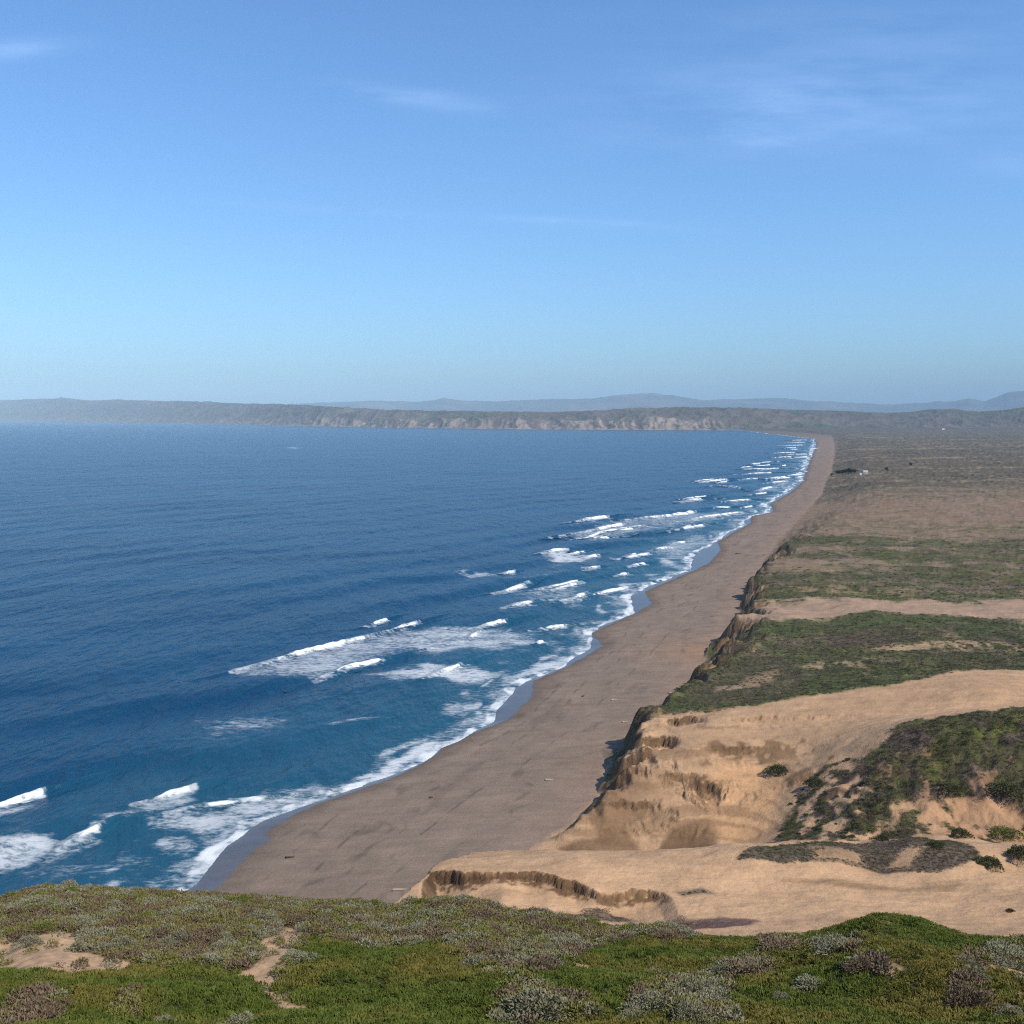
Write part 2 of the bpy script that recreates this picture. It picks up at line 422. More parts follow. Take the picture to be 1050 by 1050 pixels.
GY = yrows(88, 9800)
GA = np.concatenate([np.linspace(-.75, -.5, 60, endpoint=False), np.linspace(-.5, .52, 860, endpoint=False), np.linspace(.52, .85, 90)])
A2, Y2 = np.meshgrid(GA, GY)
X2 = A2 * Y2
gx, gy = X2.ravel(), Y2.ravel()
gz, gv, gtilt, grise, gxs = land_height(gx, gy)

SAND = np.array([.385, .248, .143]); PALE = np.array([.43, .30, .18]); DARKS = np.array([.150, .092, .050]); BEACH = np.array([.182, .139, .106])
GREEN = np.array([.056, .066, .026]); OLIVE = np.array([.074, .072, .030]); BROWN = np.array([.085, .066, .046]); HEATH = np.array([.090, .078, .058])
ROCK = np.array([.150, .095, .056]); PINK = np.array([.235, .160, .112])

def wpoly(pts, z): return np.array([[float(c) for c in at(p[0], p[1], z)] for p in pts])

def paint():
    n = len(gx)
    wxx = gx + fbm(gx / 22, gy / 22, 4, 101) * np.clip(gy / 45, 3, 40)
    wyy = gy + fbm(gx / 26 + 9, gy / 22, 5, 102, .6) * np.where(gy < 300, np.clip(gy / 28, 3, 11), np.clip(gy / 28, 3, 90) * 1.6)
    big = fbm(gx / 60, gy / 110, 4, 111); med = fbm(gx / 12, gy / 20, 4, 112); str_ = fbm(gx / 420 + .1 * fbm(gx / 60, gy / 60, 2, 7), gy / 110, 6, 113, .75)
    fine = fbm(gx / 3.5, gy / 5, 3, 114)
    # veg types
    vegc = mix(np.tile(GREEN, (n, 1)), OLIVE, sstep(-.25, .35, big))
    vegc = mix(vegc, BROWN, sstep(-.1, .35, .6 * med + 1.1 * str_ + np.interp(gy, [300, 600, 1000], [-.12, .0, .4])))
    vegc = mix(vegc, HEATH, sstep(900, 1500, gy) * .6)
    vegc = mix(vegc, HEATH * np.array([1.0, 1.03, 1.05]), sstep(2000, 3500, gy))
    gr_ = sstep(.05, .3, fbm(gx / 40 + 5, gy / 30, 4, 116)) * sstep(900, 600, gy)
    vegc = mix(vegc, GREEN * np.array([1.15, 1.25, .9]), .42 * gr_)
    vegc = mix(vegc, np.array([.036, .036, .020]), .75 * sstep(.10, .36, fbm(gx / 9, gy / 13, 4, 117, .6) + .4 * fbm(gx / 120, gy / 160, 3, 118)))
    vegc = mix(vegc, np.array([.165, .138, .082]), .7 * sstep(.16, .42, fbm(gx / 16 + 3, gy / 20, 5, 119, .65)))
    sand = mix(np.tile(SAND, (n, 1)), DARKS, sstep(.12, .5, str_ + .3 * med) * .45)
    # band layout across the plateau
    sandf = np.zeros(n)
    yb = wyy
    sandf = np.maximum(sandf, sstep(4, -4, yb - 293 - 24 * np.clip((gx - 85) / 60, 0, 1)))
    sandf = np.maximum(sandf, .95 * sstep(432, 440, yb) * sstep(486, 476, yb))
    f2 = sstep(620, 900, yb + 520 * str_) * sstep(1350, 1000, yb + 420 * str_)
    sandf = np.maximum(sandf, f2 * (.45 + .5 * sstep(-.25, .3, med + fbm(gx / 5, gy / 9, 3, 165))))
    # wisps of bare sand through the scrub
    sandf = np.maximum(sandf, .68 * sstep(.08, .34, str_ + med * .35) * sstep(480, 640, gy) * sstep(9000, 2500, gy))
    sandf = np.maximum(sandf, .45 * sstep(.26, .45, fine * .5 + med * .5 + str_ * .4) * sstep(310, 330, gy))
    col = mix(vegc, np.array([.23, .175, .115]), sandf)
    col = np.where((gy < 330)[:, None], mix(vegc, SAND, sandf), col)
    k = sstep(1, .6, np.abs(yb - 459) / 27) * sandf
    col = mix(col, PINK * 1.15, k * .9)
    col = mix(col, PINK * .68, f2 * sandf * .9)
    veg = 1 - sandf
    near = gy < 330
    col[near] = mix(col[near], sand[near], sandf[near])
    def P(pts, z, c, vg, feather=1.5, amt=1.0, warp=1.0, brk=0.0):
        nonlocal col, veg
        poly = wpoly(pts, z)
        sx = gx * (1 - warp) + wxx * warp; sy = gy * (1 - warp) + wyy * warp
        x0, y0 = poly.min(0); x1, y1 = poly.max(0); mg = 60
        sel = np.where((sx > x0 - mg) & (sx < x1 + mg) & (sy > y0 - mg) & (sy < y1 + mg))[0]
        sd = poly_sd(sx[sel], sy[sel], poly)
        t = sstep(-feather, feather, sd) * amt
        if brk: t = t * sstep(-brk, brk * .6, med[sel] + fine[sel] * .9)
        cc = vegc[sel] if c is None else np.tile(c, (len(sel), 1))
        col[sel] = col[sel] * (1 - t[:, None]) + cc * t[:, None]
        veg[sel] = veg[sel] * (1 - t) + vg * t
    # --- blow-outs and bare ground in the middle distance
    P([(868, 668), (905, 660), (985, 655), (1012, 664), (1060, 668), (1060, 674), (1000, 672), (950, 668), (930, 675), (895, 672)], 17, PALE * .72, .3, 4, .8, .9, .16)
    P([(820, 687), (850, 683), (888, 686), (880, 690), (840, 691)], 17, PALE * .72, .3, 3, .75, .9, .15)
    P([(735, 708), (765, 701), (800, 692), (790, 703), (760, 712), (738, 716)], 17, PALE * .85, .2, 2, .9, .6)
    P([(795, 609), (820, 602), (900, 606), (1060, 604), (1060, 608), (950, 610), (850, 609)], 16, PALE * .6, .3, 10, .6, .9, .15)
    P([(850, 655), (890, 650), (915, 658), (880, 668), (855, 666)], 17, BROWN * .8, .9, 2, .8, .6)
    P([(860, 632), (905, 628), (960, 633), (1010, 634), (1005, 640), (940, 645), (900, 640), (905, 648), (780, 655), (770, 645), (800, 636)], 17, GREEN * 1.05, 1, 3, .9, .6)
    P([(700, 720), (730, 690), (780, 672), (830, 690), (820, 715), (760, 728)], 17, BROWN * .9, .9, 3, .5, .6)
    # --- sand flat and its rim
    P([(720, 740), (745, 733), (800, 727), (860, 722), (925, 712), (1000, 700), (1060, 702), (1060, 735), (960, 742), (880, 765), (850, 782), (820, 800), (790, 870), (740, 882), (560, 880), (590, 855), (610, 835), (650, 795), (690, 755)], 17, SAND * .90, 0, 1.2, 1, .35)
    P([(735, 752), (800, 755), (870, 762), (840, 768), (740, 770), (700, 772), (690, 762)], 18, DARKS * 1.1, 0, 1.2, .95, .35, .18)
    P([(770, 790), (860, 782), (850, 800), (800, 800)], 16, DARKS * 1.1, 0, 1.2, .9, .35, .2)
    P([(600, 832), (640, 800), (690, 805), (700, 815), (660, 828), (620, 845)], 10, DARKS * 1.15, 0, 1.2, .9, .3)
    P([(555, 880), (575, 858), (640, 850), (670, 872), (650, 884)], 7, DARKS * 1.05, 0, 1.2, .95, .3)
    P([(660, 872), (690, 850), (735, 843), (742, 855), (725, 878), (670, 884)], 7, DARKS * .9, 0, .8, 1, .25)
    P([(745, 800), (790, 808), (800, 830), (785, 862), (745, 866), (735, 845), (715, 820)], 9, SAND * np.array([1.05, .98, .88]), 0, 2, .9, .3)
    P([(640, 800), (680, 770), (720, 765), (715, 790), (690, 810)], 15, SAND * .9, 0, 2, .6, .5)
    # layered sandstone of the bluff: darker damp beds follow the height
    bed = perlin(gz / .85 + .35 * fbm(gx / 9, gy / 9, 3, 161), gx / 60, 162) + .5 * perlin(gz / .3, gx / 40, 163)
    bl = sstep(.05, .35, bed) * sstep(224, 232, gy) * sstep(312, 285, gy) * sstep(84, 66, gx - .1 * (gy - 235)) * sstep(5, 7, gz) * (gv > 1)
    col = mix(col, DARKS * 1.25, bl * .62)
    # --- terrace
    P([(452, 888), (472, 880), (560, 876), (745, 880), (1060, 885), (1060, 960), (720, 960), (540, 930), (452, 915)], 27.5, SAND * 1.04, 0, 2, 1, .3)
    P([(795, 903), (850, 902), (930, 908), (985, 906), (975, 914), (880, 913), (810, 906)], 27, DARKS * 1.25, .1, 1, .6, .3)
    P([(690, 919), (720, 915), (735, 921), (700, 923)], 27, HEATH * 1.1, .6, .7, .8, .3)
    P([(568, 935), (590, 929), (640, 927), (655, 933), (600, 941)], 28, HEATH * .9, .7, .8, .85, .3)
    P([(640, 948), (690, 930), (740, 928), (780, 936), (760, 950), (700, 956)], 31, np.array([.075, .045, .05]), .9, .8, .8, .3)
    # rear rim of the terrace, grown over
    P([(755, 880), (775, 868), (830, 858), (900, 852), (985, 856), (1010, 876), (960, 885), (880, 878), (800, 884)], 28, HEATH * .85, .9, .6, .92, .3)
    P([(905, 876), (925, 866), (945, 868), (930, 880)], 28, SAND * .9, .1, .8, .8, .3)
    P([(830, 868), (880, 866), (885, 876), (835, 880)], 28, SAND * .9, .2, 1, .7, .3)
    # --- mound
    sd = poly_sd(gx + fbm(gx / 6, gy / 6, 3, 120) * 4, gy + fbm(gx / 6, gy / 6, 3, 121) * 4, MOUND)
    t = sstep(-.5, 1.5, sd) * (gy > 195)
    px, py = proj(gx, gy, gz)
    mc = mix(np.tile(OLIVE * .9, (n, 1)), np.array([.075, .058, .048]), sstep(-.15, .2, med + .5 * fine))
    mc = mix(mc, GREEN * np.array([1.5, 1.4, .8]), .8 * sstep(.06, .25, fbm(gx / 11, gy / 11, 3, 131)) * sstep(20, 25, gz))
    bare = sstep(.02, .22, fine + .55 * med - .12) * sstep(8, -6, gz - 22 + 8 * big)
    bare = np.maximum(bare, sstep(.9, .6, np.hypot((px - 845) / 62, (py - 812) / 55)) * sstep(-.12, .1, fine + .2 * med))
    bare = np.maximum(bare, sstep(1., .6, np.hypot((px - 980) / 95, (py - 838) / 26)) * sstep(-.25, .0, fine * .8 + med * .5))
    mc = mix(mc, mix(np.tile(SAND * .98, (n, 1)), np.array([.33, .200, .112]), sstep(905, 950, px)), bare)
    col = mix(col, mc, t); veg = veg * (1 - t) + (1 - bare) * t
    # --- cliff faces by the beach
    gz2 = gz.reshape(Y2.shape)
    dzx = np.gradient(gz2, axis=1) / np.maximum(np.gradient(X2, axis=1), 1e-3)
    dzy = np.gradient(gz2, axis=0) / np.maximum(np.gradient(Y2, axis=0), 1e-3)
    slope = np.hypot(dzx, dzy).ravel()
    rockc = mix(np.tile(ROCK, (n, 1)), ROCK * .55, sstep(-.2, .3, fine + .5 * med))
    rockc = mix(rockc, SAND * .9, sstep(.1, .4, fbm(gx / 9, gz / 2.0, 3, 141)))
    cf = sstep(.45, .8, slope) * (gv > -1) * sstep(45, 15, gv) * (gy < 6000)
    gtop = sstep(-.15, .2, fbm(gx / 18, gy / 30, 3, 142)) * (gy > 255)
    cc = mix(rockc, GREEN * 1.1, gtop * np.interp(gy, [380, 460], [.15, .5]) * sstep(.2, -.2, fine))
    col = mix(col, cc, cf); veg = veg * (1 - cf) + cf * .45
    P([(615, 800), (628, 768), (650, 752), (672, 738), (690, 735), (668, 758), (645, 780), (630, 798)], 7, GREEN * 1.25, .8, 1.0, .85, .2)
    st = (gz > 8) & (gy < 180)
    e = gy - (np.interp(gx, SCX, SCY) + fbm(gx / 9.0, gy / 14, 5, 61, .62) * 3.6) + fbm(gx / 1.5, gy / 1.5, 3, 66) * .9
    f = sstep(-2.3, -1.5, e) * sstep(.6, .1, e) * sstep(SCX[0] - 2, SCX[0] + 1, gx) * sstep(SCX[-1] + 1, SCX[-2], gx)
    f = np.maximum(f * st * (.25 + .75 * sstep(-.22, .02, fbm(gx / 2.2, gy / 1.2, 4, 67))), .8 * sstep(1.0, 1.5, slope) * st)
    col = mix(col, np.array([.105, .062, .033]), f * .92)  # dark brown scarp earth, with overhang shade put into its colour
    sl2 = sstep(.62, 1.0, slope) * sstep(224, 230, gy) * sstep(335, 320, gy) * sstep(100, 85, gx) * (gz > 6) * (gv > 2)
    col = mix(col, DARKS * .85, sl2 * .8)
    # --- beach
    b = sstep(2.5, -1.5, gv + fbm(gx / 6, gy / 9, 3, 150) * 4 + np.maximum(gz - 5.2, 0) * .9)
    b = np.where(gv > 25, 0, b)
    bc = mix(np.tile(BEACH, (n, 1)), BEACH * .72, sstep(.15, .45, fbm(gx / 28, gy / 60, 4, 151) * .7 + fbm((gx - .33 * gy) / 5, gy / 40, 3, 152) * .6) * .55)
    bc = mix(bc, BEACH * 1.2, sstep(.1, .5, fbm((gx - .33 * gy) / 9, gy / 25, 4, 153)) * .5)
    bc = mix(bc, np.array([.24, .165, .12]), sstep(.75, 1.0, gtilt) * .5)
    bc = mix(bc, np.array([.27, .165, .10]), .6 * np.exp(-(((gx - float(at(715, 668, 4)[0])) / 18) ** 2 + ((gy - float(at(715, 668, 4)[1])) / 25) ** 2)))
    bc = mix(bc, BEACH * .62, .7 * sstep(.80, .93, ridged((gx - .33 * gy) / 16 + .5 * fbm(gx / 20, gy / 20, 2, 157), gy / 55, 3, 156)) * sstep(0, .25, med + .1))
    we = wet_x(gy)
    damp = sstep(9, 0, gx - we + fbm(gx / 9, gy / 12, 3, 154) * 3)
    bc = mix(bc, BEACH * .62, damp * .8)
    for tw, kk in ((.22, 171), (.37, 172), (.58, 173)):
        wl = np.exp(-((gtilt - tw - .05 * fbm(gx / 30, gy / 70, 4, kk)) / .006) ** 2) * sstep(-.05, .25, fbm(gx / 8, gy / 12, 3, kk + 5)) * sstep(2500, 500, gy)
        bc = mix(bc, np.array([.075, .055, .042]), .7 * wl)
    wet = sstep(.7, -.4, gx - we + fbm(gx / 5, gy / 7, 2, 155) * 1.2)
    bc = mix(bc, np.array([.080, .072, .072]), wet)
    col = mix(col, bc, b); veg = veg * (1 - b); wet = wet * b
    fb = sstep(3800, 6500, gy) * b * .7
    col = mix(col, HEATH, fb)  # far beach pulled toward the heath tone: haze put into its colour
    farl = sstep(0, 300, gy - far_y(gx, gy))
    col = mix(col, HEATH * .9, farl); veg = veg * (1 - farl) + farl
    return col, np.clip(veg, 0, 1), wet

gcol, gveg, gwet = paint()
# tussocks in the relief where plants grow
tus = gveg * sstep(225, 260, gy) * (np.abs(perlin(gx / 1.6, gy / 2.2, 160)) * .9 + perlin(gx / 5, gy / 7, 161) * .5) * np.interp(gy, [230, 500, 1500], [.5, .8, 1.6]) * (gv > 3)
gz = gz + tus
GV = np.stack([gx, gy, gz], 1)
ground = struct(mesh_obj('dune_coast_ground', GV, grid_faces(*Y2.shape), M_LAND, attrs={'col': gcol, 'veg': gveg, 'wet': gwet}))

def ground_z(X, Y):
    X = np.atleast_1d(np.asarray(X, float)); Y = np.atleast_1d(np.asarray(Y, float))
    return land_height(X, Y)[0]

# ------------------------------------------------------------------ sea
SY = np.concatenate([yrows(60, 12000, 1.15, .45, .011), np.geomspace(12200, 42000, 60)])
SA = np.concatenate([np.linspace(-1.3, -.52, 120, endpoint=False), np.linspace(-.52, .36, 820, endpoint=False), np.linspace(.36, 1.0, 40)])
A3, Y3 = np.meshgrid(SA, SY); X3 = A3 * Y3
sx, sy = X3.ravel(), Y3.ravel()
ds = water_x(sy) - sx                                   # distance from the water's edge, positive at sea
TR = np.array([.77, -.64])                               # travel direction of the swell
def sea_height(x, y):
    d = water_x(y) - x
    ph = x * TR[0] + y * TR[1] + fbm(x / 170, y / 170, 3, 201) * 55
    sw = np.sin(ph / 62 * 2 * np.pi); sw = sw + .35 * np.cos(ph / 31 * 2 * np.pi + .6) * sstep(400, 60, d)
    a = .75 * (.55 + .75 * fbm(x / 140, y / 140, 2, 202)) * sstep(2, 60, d) * (1 + .9 * np.exp(-((d - 90) / 70) ** 2))
    ch = fbm((x * .77 - y * .64) / 7, (x * .64 + y * .77) / 16, 3, 203) * .34 + fbm((x * .77 - y * .64) / 2.6, (x * .64 + y * .77) / 5, 2, 204) * .11
    return sw * a + ch * sstep(0, 25, d) * sstep(3000, 900, y)
sz = sea_height(sx, sy)

WAVES = [  # (name detail, polyline in photograph pixels, height, half width)
    ('breaking wave cut by the left photo edge, above the lower left breaker', [(-30, 834), (0, 825.5), (20, 819.5), (46, 811)], 1.9, 2.6),
    ('short breaking wave lowest at left, just above the shrubby ridge', [(62, 867.5), (80, 859.5), (100, 850.5)], 1.7, 2.4),
    ('short thick breaker left of the dark swell nearest the beach bend', [(143, 826), (168, 821), (195, 811.5)], 1.9, 2.4),
    ('long low breaker running in toward the nearest swash, below the short thick one', [(178, 834), (215, 827.5), (245, 823.5), (272, 820)], 1.3, 2.2),
    ('longest near breaker, at the seaward rim of the large foam patch', [(238, 689.5), (275, 681), (310, 671), (345, 663), (377, 655)], 2.3, 4),
    ('breaker on the shoreward rim of the large foam patch', [(325, 695.5), (352, 687), (392, 677)], 1.9, 3),
    ('bright breaker right above the upper end of the large foam patch', [(394, 650), (410, 645.5), (426, 640.5)], 2.0, 3),
    ('small breaker farthest out beside the large foam patch', [(374, 643), (385, 640.5), (397, 636.5)], 1.8, 3),
    ('curling breaker right of the large foam patch, facing the beach', [(438, 696), (453, 691.5), (471, 684.5)], 2.0, 3),
    ('short bright breaker midway between the large foam patch and the beach cusp', [(488, 643.5), (500, 641.5), (518, 637.5)], 2.2, 3.5),
    ('tiny tuft of a breaker just below the short bright one', [(481, 655), (488, 650)], 1.5, 2.5),
    ('thin breaker close off the sharp beach cusp', [(545, 646.5), (560, 645), (579, 642.5)], 1.5, 3),
    ('small tuft of white water below the thin breaker at the cusp', [(549, 662), (556, 659)], 1.3, 2.5),
    ('outermost breaker at the left end of the big midway surf', [(581, 537.5), (600, 534.5), (622, 531)], 3.0, 9),
    ('long breaker second from the left end of the midway surf', [(569, 551), (602, 547), (620, 542.5), (638, 537)], 2.8, 8),
    ('longest breaker of the midway surf, slanting up toward the beach', [(629, 533.5), (660, 532), (690, 530), (712, 525.5)], 3.2, 9),
    ('thin breaker inside the midway surf reaching nearest the beach', [(694, 535.5), (720, 531), (759, 526)], 2.0, 7),
    ('short breaker below the long midway breaker', [(600, 553), (612, 552.5), (624, 551)], 2.2, 7),
    ('upper of two short breakers left of midway, over a foam streak', [(554, 568.5), (566, 566.5), (580, 564.5)], 2.2, 6),
    ('lower of two short breakers left of midway, at the foam streak end', [(592, 573), (603, 572.5), (611, 570.5)], 1.8, 6),
    ('tuft at the right tip of the long lone foam streak', [(512, 590), (520, 589.5), (527, 587.5)], 2.2, 5),
    ('left breaker of the row below the lone foam streak', [(504, 607.5), (515, 606), (525, 603), (536, 599)], 1.8, 4),
    ('middle breaker of the row below the lone foam streak', [(556, 608), (572, 605.5), (582, 602), (592, 598.5)], 1.8, 4),
    ('right forked breaker of the row below the lone foam streak', [(574, 617), (587, 615), (599, 610.5)], 1.8, 4),
    ('small breaker off the pointed beach cusp, inside the midway surf', [(692, 543.5), (700, 542.5), (708, 539.5)], 2.2, 7),
    ('lone short breaker far out beyond the midway surf', [(699, 514.5), (708, 513.5), (718, 512)], 3.0, 14),
]
FAR_WAVES = [[(736, 515.5), (768, 513)], [(727, 499), (745, 498), (759, 501)], [(777, 504), (789, 500)], [(756, 492.5), (775, 491.5), (792, 492)],
             [(755, 486.5), (775, 485.5), (792, 485)], [(756, 481.8), (780, 481), (801, 480.8)], [(782, 473.5), (806, 474)], [(786, 469.5), (812, 469)],
             [(790, 464.8), (815, 464.5)], [(791, 460.5), (818, 460.8)], [(797, 457), (824, 456.8)], [(802, 454), (826, 453.8)], [(765, 477.5), (790, 477)],
             [(690, 557), (702, 556)], [(670, 563.5), (684, 562.5)], [(645, 571), (652, 569.5)], [(632, 590), (642, 588.5)], [(646, 581.5), (654, 580)],
             [(729, 521), (748, 520)], [(770, 508), (786, 506)], [(600, 585), (612, 583)], [(800, 466.6), (828, 466)], [(806, 451.8), (828, 451.5)]]

foam = np.zeros(len(sx)); shal = np.zeros(len(sx))
fwx = sx + fbm(sx / 12, sy / 12, 3, 221) * np.clip(sy / 90, 1.5, 25)
fwy = sy + fbm(sx / 12 + 5, sy / 12, 3, 222) * np.clip(sy / 40, 3, 60)
def foam_poly(pts, amt, feather, vis=1.0):
    poly = wpoly(pts, 0)
    x0, y0 = poly.min(0) - 60; x1, y1 = poly.max(0) + 60
    sel = np.where((sx > x0) & (sx < x1) & (sy > y0) & (sy < y1))[0]
    t = sstep(-feather, feather, poly_sd(fwx[sel], fwy[sel], poly)) * amt
    foam[sel] = np.maximum(foam[sel], t)
def seg_foam(p, half, amt, back=1.0, fwd=1.0):
    """foam along a breaker: p world polyline"""
    for i in range(len(p) - 1):
        (x0, y0), (x1, y1) = p[i], p[i + 1]
        mg = half * 3 + 5
        sel = np.where((fwx > min(x0, x1) - mg) & (fwx < max(x0, x1) + mg) & (fwy > min(y0, y1) - mg) & (fwy < max(y0, y1) + mg))[0]
        ex, ey = x1 - x0, y1 - y0
        t = np.clip(((fwx[sel] - x0) * ex + (fwy[sel] - y0) * ey) / (ex * ex + ey * ey + 1e-9), 0, 1)
        d = np.hypot(fwx[sel] - x0 - t * ex, fwy[sel] - y0 - t * ey)
        foam[sel] = np.maximum(foam[sel], amt * sstep(half * 1.3, half * .5, d))

for pts, amt, fe in [
    ([(238, 690), (280, 674), (330, 660), (377, 651), (440, 640), (505, 641), (490, 655), (420, 668), (385, 681), (345, 693), (320, 698), (270, 697)], .52, 12),
    ([(375, 690), (440, 680), (475, 683), (525, 692), (500, 702), (440, 699), (400, 697)], .62, 8),
    ([(390, 655), (470, 640), (545, 649), (570, 662), (490, 668), (410, 670)], .56, 14),
    ([(440, 667), (520, 668), (560, 664), (556, 670), (500, 673)], .40, 12),
    ([(-40, 834), (0, 826), (30, 822), (40, 828), (0, 840), (-40, 848)], .55, 4),
    ([(-40, 872), (0, 855), (50, 853), (66, 868), (40, 878), (0, 888), (-40, 890)], .62, 5),
    ([(140, 838), (205, 831), (270, 821), (330, 810), (360, 806), (320, 822), (280, 836), (245, 852), (200, 858), (150, 850)], .58, 5),
    ([(95, 842), (143, 826), (200, 811), (208, 822), (160, 836), (110, 848)], .50, 4),
    ([(20, 876), (62, 866), (102, 850), (112, 858), (75, 876), (40, 888)], .48, 4),
    ([(150, 866), (190, 858), (215, 868), (195, 878), (165, 876)], .55, 3),
    ([(0, 885), (70, 870), (140, 880), (120, 900), (0, 910)], .35, 6),
    ([(185, 737), (260, 733), (305, 742), (280, 752), (210, 755)], .46, 10),
    ([(150, 758), (240, 750), (330, 755), (280, 766), (180, 768)], .30, 12),
    ([(360, 800), (420, 768), (470, 752), (505, 740), (522, 715), (534, 722), (500, 747), (440, 773), (410, 795)], .70, 4),
    ([(405, 768), (440, 752), (500, 733), (500, 742), (450, 760)], .50, 6),
    ([(552, 564), (600, 568), (615, 572), (600, 578), (560, 574)], .64, 9),
    ([(461, 586.5), (500, 586.5), (528, 588), (512, 592), (480, 591)], .58, 8),
    ([(575, 549), (630, 532), (700, 527), (762, 524), (755, 529), (700, 540), (640, 552), (600, 556)], .46, 18),
    ([(520, 608), (560, 600), (598, 600), (604, 612), (560, 622), (530, 618)], .44, 14),
    ([(500, 607), (536, 600), (545, 604), (510, 610)], .5, 6),
    ([(505, 697), (535, 686), (580, 672), (600, 668), (592, 680), (555, 692), (530, 702)], .66, 6),
    ([(640, 622), (660, 605), (700, 583), (712, 575), (712, 582), (680, 603), (655, 622)], .55, 8),
    ([(660, 562), (710, 548), (735, 548), (730, 560), (705, 575), (670, 572)], .50, 16),
    ([(750, 527), (790, 512), (800, 500), (800, 512), (775, 530)], .5, 20),
    ([(775, 503), (800, 492), (815, 485), (818, 495), (800, 506)], .5, 25),
    ([(770, 488), (810, 470), (828, 452), (834, 456), (826, 480)], .42, 60),
    ([(290, 458), (310, 459), (307, 461), (300, 461)], .55, 30),
    ([(440, 495), (560, 486), (620, 483), (560, 489), (470, 498)], .33, 60),
    ([(200, 500), (300, 494), (380, 492), (300, 497)], .30, 60)]:
    foam_poly(pts, amt, fe)
# swash: strong foam just off the water's edge, second broken line further out
wv = 4.2 + 2.6 * perlin(sy / 23, sy * 0, 231) + np.interp(sy, [200, 500, 1500, 5000], [0, .5, 2.0, 5])
foam = np.maximum(foam, sstep(wv * 1.7, wv * .6, ds + fbm(sx / 7, sy / 12, 3, 232) * np.interp(sy, [200, 700, 3000], [2.0, 7, 16])) * sstep(-12, -9, ds) * (sy < 7500) * np.clip(.66 + .75 * fbm(sx / 6, sy / 9, 4, 239), .30, 1))
ph = ds + fbm(sx / 30, sy / 45, 3, 233) * 14
ln2 = np.exp(-((ph - 16) / 4.5) ** 2) * sstep(-.1, .25, perlin(sy / 38, sx * 0 + 3, 234))
foam = np.maximum(foam, ln2 * .60 * (sy < 4500) * (ds > 0))
ln3 = np.exp(-((ph - 34) / 7) ** 2) * sstep(.05, .4, perlin(sy / 60, sx * 0 + 8, 235))
foam = np.maximum(foam, ln3 * .42 * (sy < 4500) * (sy > 320))
foam = np.maximum(foam, .50 * sstep(30, 2, ds + fbm(sx / 14, sy / 22, 3, 238) * 26) * (ds > -3) * (sy < 4500))
foam = np.maximum(foam, .20 * sstep(.25, .6, fbm(sx / 26, sy / 50, 3, 236)) * sstep(190, 80, ds) * (ds > 0) * (sy < 3000))
shal = sstep(120, 5, ds + fbm(sx / 40, sy / 60, 3, 237) * 40) * .38 * (sy < 6000)

# broken lines of old white water between the breakers
u_ = (sx * TR[0] + sy * TR[1]) / 21 + fbm(sx / 60, sy / 90, 3, 241) * 1.3
fr = u_ - np.floor(u_)
tr_ = np.where(fr < .78, np.clip(fr / .78, 0, 1) ** 5, np.clip((1 - fr) / .22, 0, 1) ** .5)
msk = sstep(.08, .42, fbm(sx / 34, sy / 60, 3, 242) + .18 * np.cos(np.floor(u_) * 2.4))
foam = np.maximum(foam, tr_ * msk * .58 * sstep(2, 14, ds) * sstep(np.interp(sy, [200, 400, 900, 5000], [40, 120, 200, 230]), 30, ds) * (sy < 6500))

def resample(p, step):
    p = np.asarray(p, float); s = np.concatenate([[0], np.cumsum(np.hypot(*np.diff(p, axis=0).T))])
    n = max(int(s[-1] / step), 6); u = np.linspace(0, s[-1], n + 1)
    # gentle smoothing of the corners
    q = np.stack([np.interp(u, s, p[:, 0]), np.interp(u, s, p[:, 1])], 1)
    for _ in range(6): q[1:-1] = .25 * q[:-2] + .5 * q[1:-1] + .25 * q[2:]
    return q

